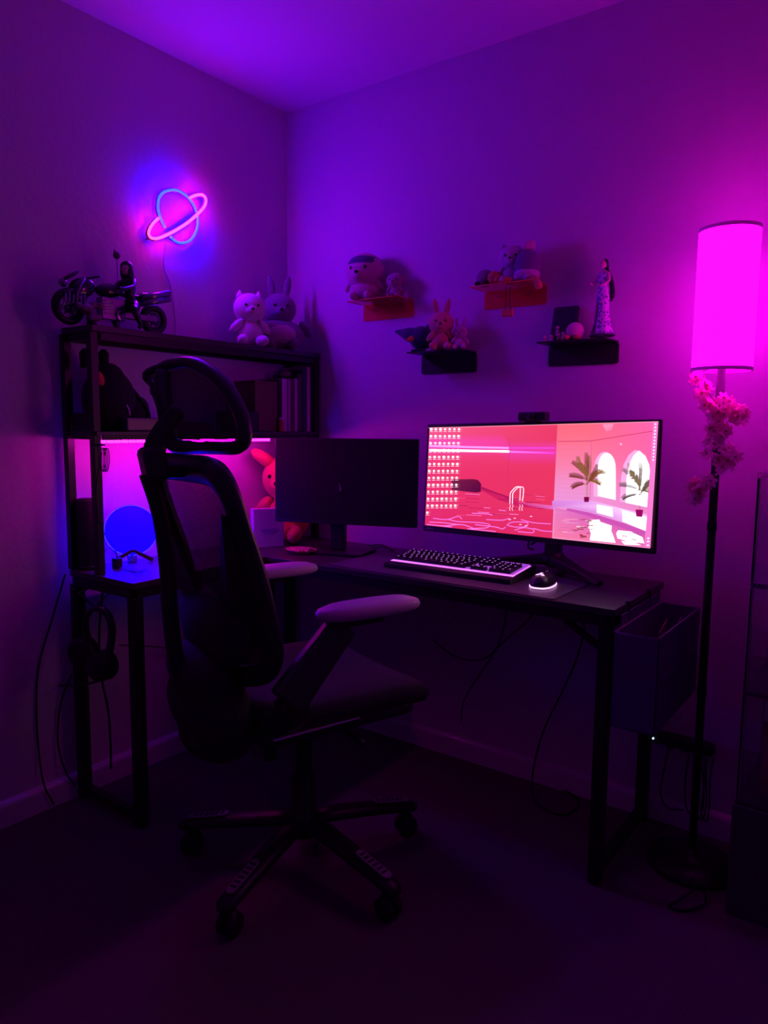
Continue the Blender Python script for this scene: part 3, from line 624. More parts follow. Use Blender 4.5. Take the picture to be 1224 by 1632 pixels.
# lay the row out from left to right up to the right hutch post
src = [(418, 455, 607), (456, 461, 606), (462, 471, 604), (472, 477, 605), (478, 482, 605), (483, 488.5, 604), (489, 496, 597), (497, 503, 590), (504, 511.5, 586)]
info = [('brown_board', (.16, .10, .07), 'brown wooden box standing at the left end of the book row'), ('dark_board', (.03, .03, .03), 'thin black book next to the brown box'),
        ('pale_paper', (.62, .56, .62), 'pale book right of the thin black book'), ('lilac_paper', (.45, .38, .48), 'thin lilac book in the middle of the row'),
        ('wine_board', (.18, .03, .07), 'thin wine red book right of the lilac book'), ('pale_mauve', (.50, .42, .50), 'mauve book left of the ring bound notebook'),
        ('ring_note', (.09, .08, .10), 'spiral bound dark notebook near the right end of the book row'), ('navy_board', (.05, .05, .12), 'tall navy book next to the last white book'),
        ('white_paper', (.66, .58, .66), 'tallest white book at the right end of the book row')]
for (a, b, tp), (nm, col, lab) in zip(src, info):
    fx = .185 if a > 417 else .17
    ya = W(a, 690, 0, fx).y; yb = W(b+.8, 690, 0, fx).y-.0006
    k = .93; ya = -.30+(ya+.30)*k-.012; yb = -.30+(yb+.30)*k-.012
    zt_ = W(b, tp, 0, fx).z
    m_c = mat(nm, col, .7, bump=.1, bscale=150)
    if nm == 'brown_board':
        t = thing('wooden_box', lab, 'box', (.11, (ya+yb)/2, ZS))
        MB().box((.05, ya, ZS), (.160, yb, zt_-.012)).build('box_body', m_c, t, bevel=.002)
        MB().box((.049, ya-.001, zt_-.012), (.161, yb-.0002, zt_-.004)).build('lid', m_c, t, bevel=.001)
        continue
    t = thing('book', lab, 'book', (.11, (ya+yb)/2, ZS), group='books on the hutch middle shelf')
    w = yb-ya; x0, x1 = .03, .162; cv = min(.0015, w*.2)
    m = MB(); m.box((x0, ya, ZS), (x1, ya+cv, zt_)); m.box((x0, yb-cv, ZS), (x1, yb, zt_)); m.box((x1-.0015, ya, ZS), (x1, yb, zt_)); m.build('cover', m_c, t)
    MB().box((x0+.003, ya+cv, ZS+.002), (x1-.002, yb-cv, zt_-.003)).build('pages', mat('page_block', (.55, .50, .5), .8), t)
    if nm == 'ring_note':
        m = MB(); n = 20
        for k in range(n):
            z = ZS+.01+(zt_-ZS-.02)*k/(n-1)
            m.tube([(x1+.001+.004*math.cos(q*PI/6), (ya+yb)/2+.0065*math.sin(q*PI/6), z) for q in range(12)], .0009, 5, closed=True)
        m.build('wire_binding', M_grey, t)
cn = thing('small_jar', 'small red patterned jar standing in front of the book row', 'jar', (.175, -.222, ZS))
MB().lathe([(.0105, 0), (.0112, .003), (.0112, .04), (.010, .043)], (.1755, -.222, ZS), 20).build('glass', mat('red_label', (.45, .08, .08), .4, var=.6, bscale=300), cn)
MB().lathe([(.0108, .043), (.0108, .051)], (.1755, -.222, ZS), 20).build('lid', M_white, cn)
t = tag(MB().ell((.10, -.12, 1.405), (.025, .022, .013)).build('rolled_cloth', mat('lilac_cloth', (.4, .3, .4), .9), origin=(.10, -.12, 1.405)), 'small pale rolled cloth lying on top of the books', 'cloth')

# ------------------------------------------------------------------ things on the desk's left side
gc = W(209, 845, 0, .064); dn_ = Vector((.80, -.60, 0)).normalized(); ds_ = Vector((.60, .80, 0))
ml = thing('disc_lamp', 'glowing blue round disc lamp on a folded wooden stand at the desk end', 'lamp', (gc.x, gc.y, DZ))
DR = .0835
m = MB(); m.lathe([(DR-.003, -.006), (DR, -.003), (DR, .003), (DR-.003, .006)], gc, 72, axis=dn_)
m.build('disc', mat('lit_blue_disc', (.015, .015, .3), .6, emit=MOON_COL, bump=.05, bscale=40), ml)
m = MB(); m.tube([gc+dn_*.0065+(ds_*math.cos(2*PI*k/72)+Z*math.sin(2*PI*k/72))*(DR-.0006) for k in range(72)], .0009, 6, closed=True)
m.build('bright_edge', mat('lit_disc_edge', (.2, .2, .6), .4, emit=((.08, .06, 1.0), 1.2)), ml)
M_std = mat('walnut', (.12, .07, .05), .5, bump=.1, bscale=80)
cb_ = Vector((gc.x, gc.y, 0))+dn_*.014
def onp(px, py):
    d = (px-612)/FPX*CR-(py-816)/FPX*CU+_f; t = (cb_-CAM).dot(dn_)/d.dot(dn_); return CAM+t*d
a, ap, b = onp(180, 902), onp(212, 877), onp(244, 896)
zmin = DZ+.006
for q in (a, b): q.z = max(q.z, zmin)
MB().bar(a, ap, .012, .009, up=tuple(dn_)).build('stand_arm', M_std, ml); MB().bar(ap, b, .012, .009, up=tuple(dn_)).build('stand_arm', M_std, ml)
q = Vector((gc.x, gc.y, 0))-dn_*.03
MB().bar((q.x, q.y, DZ+.005), (gc.x, gc.y, gc.z-DR+.002), .03, .008, up=tuple(dn_)).build('back_foot', M_std, ml)
MB().box((gc.x-.009, gc.y-.009, DZ), (gc.x+.009, gc.y+.009, gc.z-DR+.002)).build('socket_block', mat('frosted_base', (.4, .35, .45), .5), ml, bevel=.002)
ad = thing('plug_adapter', 'small black plug adapter with coiled cable in front of the disc lamp', 'adapter', W(187, 903, 2, DZ))
p = W(187, 905, 2, DZ); MB().box(p+Vector((-.012, -.012, 0)), p+Vector((.012, .012, .032))).build('housing', M_black, ad, bevel=.003)
for k in range(3): MB().box(p+Vector((-.0125, -.0125, .007+.008*k)), p+Vector((.0125, .0125, .009+.008*k))).build('ridge', M_satin, ad)
m = MB(); m.tube(smooth_path([p+Vector((0, 0, .032)), W(183, 880, 1, -.93), W(172, 873, 1, -.95), W(161, 890, 1, -.985)]), .0016, 6)
m.tube(smooth_path([p+Vector((.004, 0, .032)), W(180, 868, 1, -.94), W(166, 850, 1, -.975), W(156, 820, 1, -1.012), W(153, 780, 1, -1.014), W(158, 740, 1, -1.014), W(156, 710, 1, -1.014)]), .0016, 6)
m.build('cable', M_cable, ad)
t = thing('cable_loop', 'small coiled black cable tied to the front hutch post', 'cable', W(160, 735, 1, -1.014))
m = MB()
for k in range(4):
    cc = W(163+k*1.5, 733, 1, -1.014)
    m.tube([cc+Vector((.012*math.sin(q*2*PI/20)+.008*math.cos(q*2*PI/20)*.4, .002*k, .034*math.cos(q*2*PI/20))) for q in range(20)], .0014, 6, closed=True)
m.build('coil', M_cable, t)
zc = W(155, 709, 1, -1.0).z
MB().tube([(.175+.019*math.cos(q*PI/8), -.995+.019*math.sin(q*PI/8), zc) for q in range(16)], .003, 6, closed=True).build('tie', M_cable, t)
sk = thing('cylinder_speaker', 'tall black cylindrical speaker at the left end of the desk', 'speaker', (.062, -.966, DZ))
sx_, sy_ = .062, -.966; zt_ = W(140, 795, 1, -.966).z
MB().lathe([(.030, 0), (.033, .004), (.033, zt_-DZ-.006), (.029, zt_-DZ)], (sx_, sy_, DZ), 40).build('fabric_sleeve', mat('speaker_fabric', (.035, .033, .04), .7, bump=.5, bscale=900), sk)
MB().lathe([(.026, 0), (.025, .002)], (sx_, sy_, zt_), 40).build('top_panel', M_satin, sk)
MB().lathe([(.0336, 0), (.0336, .012)], (sx_, sy_, DZ+.002), 40).build('base_ring', M_satin, sk)
# scattered clear wrappers on the desk end
ws = thing('plastic_wrapper', 'crumpled clear plastic wrapper on the desk end by the disc lamp', 'wrapper', W(212, 910, 2, DZ))
m = MB(); p = W(212, 908, 2, DZ+.001); vs = []
for i in range(9):
    for j in range(5): vs.append(p+Vector(((i-4)*.011, (j-2)*.011, .001+.006*random.random())))
m.add(vs, [(i*5+j, (i+1)*5+j, (i+1)*5+j+1, i*5+j+1) for i in range(8) for j in range(4)])
m.build('film', M_clear, ws)

# yellow plush, white box, pink tray
t = plush('toy_rabbit', 'large yellow orange plush rabbit under the hutch behind the black monitor', 'soft toy', (.125, -.135, DZ+.001), .36, math.radians(20), ('golden_plush', (.85, .36, .12)), None, headk=.95, voxel=.005)
hr = .36*.27*.95
for a_, b_ in (((-.05, -.03, .30), (-.105, -.09, .352)), ((.05, 0, .31), (.07, 0, .40))):
    p, q = Vector(a_), Vector(b_)
    MB().tube([p, p.lerp(q, .4), p.lerp(q, .8), q, q+(q-p)*.08], [.022, .026, .022, .014, .004], 16).build('ear', fur('golden_plush', (.85, .36, .12)), t, world=False)
t = thing('gift_box', 'white and lilac cardboard box with a round dish motif in front of the yellow plush', 'box', (.165, -.27, DZ))
A = W(413, 861, 2, DZ); B = W(467, 858, 2, DZ); 
A = Vector((.175, -.37, DZ)); B = Vector((.225, -.262, DZ)); dn = Vector((-(B-A).y, (B-A).x, 0)).normalized()
hgt = W(415, 811, 0, .18).z-DZ
MB().prism([(0, 0), (1, 0), (1, 1), (0, 1)], A, B-A, dn*.035, (0, 0, hgt)).build('carton', mat('lilac_card', (.66, .55, .72), .6), t, bevel=.002)
fn = -dn
MB().prism([(math.cos(q*PI/12)*.033, -abs(math.sin(q*PI/12))*.018 if q > 12 else 0) for q in range(12, 25)], (A+B)/2+fn*.0008+Vector((0, 0, hgt*.48)), (B-A).normalized(), Z, fn*.0008).build('dish_print', mat('violet_print', (.35, .12, .62), .6), t)
t = thing('trinket_tray', 'small pink crystal trinket tray with scalloped rim on the desk', 'tray', W(480, 881, 2, DZ))
m = MB(); p = W(480, 881, 2, DZ); vs = []; n = 48
for r, z in ((0, .002), (.03, .002), (.043, .004), (.052, .012), (.053, .014), (.046, .004), (.035, 0), (0, 0)):
    for k in range(n):
        a = 2*PI*k/n; rr = r*(1+.07*math.sin(a*9)*(r > .04)); vs.append(p+Vector((rr*math.cos(a)*1.15, rr*math.sin(a)*.9, z+.0004)))
m.add(vs, [(i*n+k, i*n+(k+1) % n, (i+1)*n+(k+1) % n, (i+1)*n+k) for i in range(7) for k in range(n)], 0, True)
m.build('dish', mat('pink_crystal', (.9, .25, .42), .2, coat=.5), t)
cl = MB()
for k in range(14):
    a = k*2.4; r = .009*math.sqrt(k); cl.ell(p+Vector((r*math.cos(a), r*math.sin(a), .008+.002*(k % 3))), (.006, .007, .005), seg=8, rings=6)
cl.build('crystals', mat('pink_crystal', (.9, .25, .42), .2, coat=.5), t)

# ------------------------------------------------------------------ monitors
class Plane:
    """a tilted rectangular panel given by four corners"""
    def __init__(s, tl, tr, bl, br): s.tl, s.tr, s.bl, s.br = tl, tr, bl, br; s.n = (tr-tl).cross(bl-tl).normalized(); s.n = -s.n if s.n.y > 0 else s.n
    def px(s, x, y, off=0.):
        d = (x-612)/FPX*CR - (y-816)/FPX*CU + _f; t = (s.tl+s.n*off-CAM).dot(s.n)/d.dot(s.n); return CAM+t*d
TL, TR, BL, BR = W(681, 676, 1, -.2), W(1055, 668, 1, -.25), W(674, 846, 1, -.2), W(1044, 884, 1, -.25)
um = thing('ultrawide_monitor', 'wide lit monitor showing a pink swimming pool wallpaper', 'monitor', (1.2, -.2, DZ))
PL = Plane(TL, TR, BL, BR); n = PL.n
BL = PL.px(674, 846); BR = PL.px(1044, 884); TR = PL.px(1055, 668); TL = PL.px(681, 676)
def slab(m, q, n, th):
    vs = q+[v-n*th for v in q]; m.add(vs, [(0, 1, 2, 3), (7, 6, 5, 4), (0, 4, 5, 1), (1, 5, 6, 2), (2, 6, 7, 3), (3, 7, 4, 0)])
m = MB(); slab(m, [TL, TR, BR, BL], n, .012)
cc = (TL+TR+BR+BL)/4; slab(m, [cc+(v-cc)*.75-n*.012 for v in (TL, TR, BR, BL)], n, .03)
m.build('housing', M_black, um, bevel=.003)
# the picture on the screen, in one mesh, colours per vertex
CV = []; CF = []; CC = []
layer = [0.0006]
def poly(pts, cols, lay=None):
    o = len(CV); 
    for i, (x, y) in enumerate(pts):
        CV.append(PL.px(x, y, lay or layer[0])); c = cols[i] if isinstance(cols[0], (tuple, list)) else cols; lc = lin(c); k_ = 1+1.6*max(0, (min(c)-185)/70); CC.append((lc[0]*k_, lc[1]*k_, lc[2]*k_, 1))
    CF.append(tuple(range(o, o+len(pts)))); 
    if lay is None: layer[0] += .0000035
def C3(x, y, s, ox, oy): return (ox+x/s, oy+y/s)
def grid(x0, x1, topf, botf, nx, ny, colf):
    for i in range(nx):
        for j in range(ny):
            u0, u1 = i/nx, (i+1)/nx; v0, v1 = j/ny, (j+1)/ny; P = []; K = []
            for u, v in ((u0, v0), (u1, v0), (u1, v1), (u0, v1)):
                x = x0+(x1-x0)*u; yt, yb = topf(x), botf(x); P.append((x, yt+(yb-yt)*v)); K.append(colf(u, v))
            poly(P, K, layer[0])
    layer[0] += .0001
scrT = lambda x: 681.5+(671.5-681.5)*(x-684)/(1049-684)
scrB = lambda x: 837+(874-837)*(x-677)/(1036-677)
def mixc(a, b, t): t = max(0, min(1, t)); return tuple(a[i]+(b[i]-a[i])*t for i in range(3))
# left red room
def leftx(y): return 684.5-7.5*(y-681)/156
def wallcol(u, v):
    c = mixc((236, 82, 130), (226, 46, 100), v*2.2)
    return mixc(c, (224, 52, 92), u*.8)
P4 = lambda a: [(a[0], a[1]), (a[2], a[3]), (a[4], a[5]), (a[6], a[7])]
NX = 14
for i in range(NX):
    for j in range(14):
        P = []; K = []
        for u, v in ((i/NX, j/14), ((i+1)/NX, j/14), ((i+1)/NX, (j+1)/14), (i/NX, (j+1)/14)):
            xl = leftx(681+156*v); xr = 889-(889-880)*v; x = xl+(xr-xl)*u; yt, yb = scrT(x), scrB(x); y = yt+(yb-yt)*v
            P.append((x, y)); c = wallcol(u, v)
            yl = 712+2*u
            if u < .63: g = math.exp(-((y-yl)/11)**2)*(.85 if y < yl else .45); c = mixc(c, (250, 70, 225), g)
            else: g = math.exp(-((y-720)/10)**2)*.7; c = mixc(c, (235, 60, 210), g)
            if v > .62: c = mixc(c, (214, 38, 98), (v-.62)*2)
            K.append(c)
        poly(P, K, .0006)
layer[0] = .0007
def lineq(x0, y0, x1, y1, w, c0, c1=None):
    dx, dy = x1-x0, y1-y0; L = math.hypot(dx, dy) or 1; nx, ny = -dy/L*w/2, dx/L*w/2; c1 = c1 or c0
    poly([(x0+nx, y0+ny), (x1+nx, y1+ny), (x1-nx, y1-ny), (x0-nx, y0-ny)], [c0, c1, c1, c0])
def pathq(pts, w, c):
    for a, b in zip(pts, pts[1:]): lineq(*a, *b, w, c)
def curveq(pts, w, c, n=5):
    q = smooth_path([(x, y, 0) for x, y in pts], n); pathq([(p.x, p.y) for p in q], w, c)
lineq(684, 711, 812, 714, 3.2, (252, 150, 250)); lineq(684, 717.5, 812, 719.5, 3.4, (255, 248, 255))
lineq(813, 714, 884, 714, 2.4, (236, 70, 215)); lineq(813, 720, 884, 722, 3, (250, 120, 245), (240, 60, 220))
lineq(812, 698, 809, 780, .7, (205, 45, 95))
# tunnel
poly([(720, 764), (755, 763.5), (762, 765), (766.5, 771), (768, 778), (766, 784), (758, 785), (720, 781)], [(120, 24, 60), (112, 18, 58), (120, 20, 60), (96, 10, 55), (90, 5, 55), (84, 8, 56), (90, 10, 60), (110, 24, 60)])
for k in range(5): lineq(728, 768+k*3.3, 764, 768.5+k*3.5, .7, (86, 8, 56))
poly([(766, 774), (800, 790), (830, 800), (880, 807), (880, 812), (830, 808), (795, 797), (766, 781)], (200, 30, 92))
poly([(766, 776), (812, 792), (812, 794), (766, 779)], (165, 18, 80))
# water lines
rnd = random.Random(3)
for k in range(34):
    x = rnd.uniform(690, 860); y = rnd.uniform(786, 822); w = rnd.uniform(8, 26)
    if x+w > 880: continue
    lineq(x, y, x+w, y+w*.06, rnd.uniform(.6, 1.3), rnd.choice([(168, 20, 78), (182, 26, 84), (236, 70, 120), (245, 120, 200)]))
wl = (246, 120, 235)
for pts in [[(715, 828), (728, 831), (745, 832), (765, 833), (780, 836), (776, 841), (762, 842), (748, 843), (757, 848), (790, 852)],
            [(700, 846), (712, 838), (735, 836), (752, 841), (756, 845), (745, 847)], [(684, 832), (705, 833), (730, 836)], [(757, 836), (790, 840), (800, 843), (806, 840)],
            [(690, 826), (712, 828), (730, 823), (736, 827)], [(808, 836), (818, 832), (840, 833), (838, 839), (822, 840), (808, 837)], [(820, 845), (835, 841), (850, 844), (848, 849), (825, 847)],
            [(752, 818), (775, 819), (785, 821)], [(775, 828), (800, 829), (812, 826)], [(830, 828), (850, 833), (878, 835)], [(795, 813), (806, 814)], [(850, 842), (865, 846), (880, 847)], [(680, 840), (700, 846), (720, 848)]]:
    pts = [(x, min(y, scrB(x)-1.5)) for x, y in pts]; curveq(pts, 1.3, wl)
for x, y in [(820, 826), (829, 836), (838, 838), (812, 828), (846, 823)]: poly([(x-2, y), (x, y-1), (x+3, y), (x, y+1)], (250, 190, 240))
# ladder
for dx, dd in ((0, 0), (4, .5)):
    curveq([(812.5+dx, 803), (813+dx, 790+dd), (814+dx*1, 785), (821+dx, 777+dd), (826+dx, 775.5)], 1.3, (250, 205, 225))
curveq([(826, 775.5), (829, 777), (829, 786), (828.5, 798)], 1.3, (250, 205, 225)); curveq([(829, 775.8), (834, 777.5), (834, 788), (832.5, 799)], 1.3, (250, 205, 225))
for x in (812.5, 816.5, 828, 832): curveq([(x, 804), (x+1, 807), (x-.5, 810), (x+.5, 814)], 1.1, (250, 190, 220), 2)
poly([(831, 801), (882, 806), (884, 812), (870, 811), (845, 807)], [(214, 70, 150), (224, 110, 200), (220, 110, 200), (214, 80, 160), (210, 50, 120)])
# right room
xr0 = lambda y: 888.5-8.5*(y-680)/168
NX, NY = 10, 16
def rcol(u, v):
    c = mixc((246, 100, 120), (240, 134, 180), v*1.9)
    c = mixc(c, (226, 150, 222), (v-.35)*2.2)
    c = mixc(c, (244, 96, 168), max(0, u-.3)*1.6*(1-v))
    if v > .66: c = mixc(c, (236, 140, 190), (v-.66)*3)
    return c
layer[0] += .0001; L0 = layer[0]
for i in range(NX):
    for j in range(NY):
        P = []; K = []
        for u, v in ((i/NX, j/NY), ((i+1)/NX, j/NY), ((i+1)/NX, (j+1)/NY), (i/NX, (j+1)/NY)):
            xl = xr0(680+168*v); xr = 1048.5-13*v; x = xl+(xr-xl)*u; yt, yb = scrT(x), scrB(x)
            P.append((x, yt+(yb-yt)*v)); K.append(rcol(u, v))
        poly(P, K, L0)
layer[0] = L0+.00005
# tiles
for k in range(13): lineq(888-k*.35, 712+k*7.2, 942, 712+k*7.6, .35, (220, 120, 190))
for k in range(9): lineq(892+k*6, 712, 890+k*6, 797, .3, (222, 122, 195))
poly([(889, 703), (942, 702), (1043, 686), (1043, 687.4), (942, 703.4), (889, 704.4)], (214, 66, 110))
poly([(942, 703), (943, 703), (941, 800), (940, 800)], (220, 90, 150))
for k in range(7): lineq(944, 712+k*9, 1041, 696+k*10, .3, (236, 90, 170))
# arches (reveal then opening)
def arch(xl, xr, ytop, ybl, ybr, col, n=14):
    cx = (xl+xr)/2; w = (xr-xl)/2; P = [(xl, ybl)]
    for k in range(n+1):
        a = PI-PI*k/n; P.append((cx+w*math.cos(a), ytop+(1-math.sin(a))*w*1.75*1.0))
    P.append((xr, ybr)); poly(P, col)
arch(946, 981.5, 720, 791, 797, (250, 170, 225)); arch(953, 981, 722, 790, 796.5, (250, 252, 255))
P = [(988, 799), (990, 760), (994, 740), (1002, 725), (1011, 717.5), (1020, 718), (1029, 726), (1035, 740), (1036, 748), (1031, 809)]
poly(P, (250, 170, 225)); P = [(997, 801), (999, 760), (1003, 740), (1010, 726), (1018, 719), (1028, 727), (1034, 740), (1035.5, 750), (1031, 808)]; poly(P, (250, 252, 255))
# ledge
poly([(880, 798), (941, 797), (985, 809), (1031, 820), (1029, 846), (995, 833), (940, 816), (905, 809), (880, 808)], [(214, 130, 220), (226, 150, 228), (238, 190, 240), (230, 170, 235), (250, 220, 250), (228, 160, 230), (216, 130, 215), (214, 128, 215), (210, 120, 210)])
poly([(951, 804), (976, 809), (977, 824), (951, 817)], (250, 228, 250)); poly([(992, 813), (1031, 824), (1029, 845), (992, 831)], (250, 228, 250))
poly([(905, 810), (940, 817), (995, 834), (1029, 847), (1028, 853), (990, 842), (935, 822), (900, 814)], (200, 80, 175))
poly([(884, 808), (935, 822), (1028, 853), (1027.5, 872), (882, 856)], [(226, 120, 190), (214, 100, 180), (206, 84, 170), (230, 110, 180), (240, 120, 160)])
# reflections
poly([(940, 829), (955, 828), (957, 832), (975, 838), (974, 846), (978, 856), (981, 865), (940, 861), (942, 850), (938, 840)], (250, 236, 246))
poly([(985, 845), (1005, 847), (1024, 856), (1027, 866), (1005, 864), (984, 858), (982, 850)], (246, 214, 238)); poly([(990, 862), (1010, 864), (1022, 869), (995, 868)], (250, 220, 240))
for k in range(16):
    x = rnd.uniform(905, 940); y = rnd.uniform(828, 857); lineq(x, y, x+rnd.uniform(4, 12), y+rnd.uniform(-1, 2), rnd.uniform(.7, 2), rnd.choice([(160, 50, 60), (190, 60, 70), (130, 60, 60), (240, 190, 200)]))
for k in range(9):
    x = rnd.uniform(990, 1018); y = rnd.uniform(849, 862); lineq(x, y, x+rnd.uniform(3, 9), y+rnd.uniform(0, 2.5), .6, (110, 60, 110))
for k in range(10):
    x = rnd.uniform(882, 900); y = rnd.uniform(812, 850); lineq(x, y, x+rnd.uniform(8, 25), y+rnd.uniform(0, 1.5), .8, rnd.choice([(226, 150, 215), (214, 100, 170), (246, 170, 200)]))
# palms
def frond(x0, y0, ang, ln, bend, c, dens=12, leaf=5):
    x, y = x0, y0; st = ln/dens
    for k in range(dens):
        a = ang+bend*k/dens; nx_, ny_ = x+st*math.cos(a), y-st*math.sin(a)
        if nx_ > 1036-(ny_-740)*.063: break
        lineq(x, y, nx_, ny_, .7, c)
        if k > 1:
            for sg in (-1, 1):
                b = a+sg*.62; ll = leaf*math.sin(PI*(k+1)/(dens+1.5))**.7+1.6; ex = min(nx_+ll*math.cos(b), 1037-(ny_-740)*.063); lineq(nx_, ny_, ex, ny_-ll*math.sin(b), .85, c)
        x, y = nx_, ny_
for (x, y), c1, c2, hsc in [((935, 792), (140, 92, 50), (122, 50, 44), 1.), ((1019, 812), (128, 104, 70), (88, 66, 72), 1.15)]:
    lineq(x-.5, y, x, y-40*hsc, .8, (170, 130, 90)); lineq(x+1, y, x+2, y-32*hsc, .7, (150, 110, 80))
    for k, (a, l, b) in enumerate([(1.7, 36, -.3), (1.35, 38, .3), (2.1, 32, .5), (1.0, 32, -.5), (2.5, 28, .7), (.6, 30, -.7), (2.9, 24, .9), (.2, 22, -.9), (1.9, 24, .4), (1.1, 22, -.4), (1.55, 42, .1), (2.3, 34, -.6), (.85, 34, .5), (1.6, 28, .8)]):
        frond(x+.5, y-(20+k % 3*6)*hsc, a, l*hsc, b, c1 if k % 2 else c2, 15, 5.4)
poly([(930.5, 792), (939, 792), (938.3, 800), (931.2, 800)], (120, 8, 70)); poly([(1013, 812), (1025, 812.5), (1023.5, 824), (1014, 823)], (150, 8, 90))
lineq(988, 706.5, 991, 709, 2, (255, 190, 225)); poly([(960, 676.5), (978, 675.5), (974, 686), (966, 687)], [(250, 150, 190), (250, 150, 190), (246, 120, 170), (250, 130, 180)])
# side taskbar
poly([(1041, 672.2), (1049.3, 671.6), (1036.5, 873.6), (1028, 872.8)], (244, 120, 205))
for k in range(12):
    y = 676+k*5.2; x = 1045-(y-672)*.063; poly([(x-1.2, y-1), (x+1.2, y-1), (x+1.2, y+1), (x-1.2, y+1)], (255, 225, 250))
for y in (858, 863, 869): x = 1045-(y-672)*.063; poly([(x-1.5, y-1), (x+1.5, y-1), (x+1.5, y+1), (x-1.5, y+1)], (255, 225, 250))
# desktop icons
ic = [(255, 255, 255)]*8+[(210, 240, 255), (180, 225, 120), (255, 190, 110), (255, 210, 220), (150, 205, 235), (90, 180, 140)]
for r in range(13):
    for cidx in range(7):
        if r == 12 and cidx > 0: break
        t_ = r/11; x = (687.3-5.7*t_)+cidx*(7.35); y = 684.2+(806-684.2)*t_+cidx*-.02
        s_ = 2.1; k = rnd.choice([4, 5, 8]); a0 = rnd.random()*3
        P = [(x+s_*math.cos(a0+2*PI*q/k)*rnd.uniform(.8, 1.1), y+s_*math.sin(a0+2*PI*q/k)*rnd.uniform(.85, 1.15)) for q in range(k)]
        poly(P, rnd.choice([(250, 238, 246)]*4+[(226, 234, 244), (240, 205, 222)]))
        c = rnd.choice(ic); poly([(x-1, y-1), (x+1, y-1.2), (x+.8, y+.9), (x-.8, y+.8)], c)
        lineq(x-2.5, y+3.6, x+2.6, y+3.6, 1.1, (236, 190, 212))
poly([(682.5, 681.8), (1049.3, 671.8), (1049.3, 672.3), (682.5, 682.3)], (255, 190, 220))
me = bpy.data.meshes.new('screen'); off = Vector(um.location); me.from_pydata([v-off for v in CV], [], CF)
ca = me.color_attributes.new('picture', 'FLOAT_COLOR', 'POINT')
for i, c in enumerate(CC): ca.data[i].color = c
ms = bpy.data.materials.new('lit_screen'); ms.use_nodes = True; nt = ms.node_tree; b = nt.nodes['Principled BSDF']
at = nt.nodes.new('ShaderNodeAttribute'); at.attribute_name = 'picture'
nt.links.new(at.outputs['Color'], b.inputs['Emission Color']); b.inputs['Emission Strength'].default_value = SCREEN_STRENGTH
b.inputs['Base Color'].default_value = (.01, .01, .01, 1); b.inputs['Roughness'].default_value = .3
me.materials.append(ms); o = bpy.data.objects.new('screen', me); COL.objects.link(o); o.parent = um
def text_on(txt, size, pos, ux, uy, m, parent, name='lettering', off=None):
    cu = bpy.data.curves.new('t', 'FONT'); cu.body = txt; cu.size = size; cu.extrude = .0002; cu.align_x = 'CENTER'; cu.align_y = 'CENTER'
    tmp = bpy.data.objects.new('t', cu); COL.objects.link(tmp); bpy.context.view_layer.update()
    mm = bpy.data.meshes.new_from_object(tmp.evaluated_get(bpy.context.evaluated_depsgraph_get())); bpy.data.objects.remove(tmp); bpy.data.curves.remove(cu)
    o = bpy.data.objects.new(name, mm); COL.objects.link(o); mm.materials.clear(); mm.materials.append(m)
    ux, uy = Vector(ux).normalized(), Vector(uy).normalized(); nn = ux.cross(uy)
    base_ = Vector((0, 0, 0)); p = parent
    while p is not None: base_ += p.location; p = p.parent
    Mx = Matrix((ux, uy, nn)).transposed().to_4x4(); Mx.translation = Vector(pos)-base_
    mm.transform(Mx); o.parent = parent; return o
M_let = mat('grey_lettering', (.45, .45, .5), .5)
text_on('LENOVO', .0075, PL.px(684.5, 842.4, .001), TR-TL, TL-BL, M_let, um)
for k in range(4): MB().ell(PL.px(1012+k*5, 877.6+k*.4, .0003), (.0018, .0018, .0018), seg=8, rings=6).build('button', M_satin, um)
# stand
st = MB(); cs = W(872, 872, 1, -.10); cs.z = DZ+.05
nk = Vector((1.235, -.10, 0))
MB().bar((nk.x, nk.y, DZ+.03), (nk.x, nk.y, 1.05), .05, .03, up=(0, 1, 0)).build('neck', M_black, um, bevel=.004)
MB().bar((nk.x, nk.y, 1.02), (nk.x+.0, -.205, 1.03), .07, .07).build('mount', M_black, um, bevel=.004)
lt = W(762, 886, 2, DZ+.012); lt = Vector((.985, -.085, DZ+.009)); rt = Vector((1.43, -.215, DZ+.009))
for q in (lt, rt, Vector((1.25, -.035, DZ+.009))):
    MB().bar((nk.x, nk.y, DZ+.045), q, .055, .035, w2=.022, h2=.014).build('stand_leg', M_black, um, bevel=.004)
MB().ell((nk.x, nk.y, DZ+.045), (.04, .035, .03)).build('stand_hub', M_black, um)
wc = thing('webcam', 'black webcam clipped on top of the lit monitor', 'webcam', PL.px(849, 672))
c = PL.px(849, 664, .0); ux = (TR-TL).normalized()
MB().obox(c+n*(-.006), ux*.045, Vector((n.x, n.y, 0))*.018, Z*.0135).build('body', M_black, wc, bevel=.005)
ln = MB().lathe([(.011, 0), (.011, .003), (.008, .004)], c+n*.0125, 20, axis=n).build('lens_ring', M_satin, wc)
MB().lathe([(.006, 0), (.005, .002)], c+n*.0165, 16, axis=n).build('lens', mat('lens_glass', (.02, .02, .04), .05), ln)
MB().obox(PL.px(849, 673, -.007), ux*.022, n*.012, Z*.008).build('clip', M_black, wc, bevel=.002)

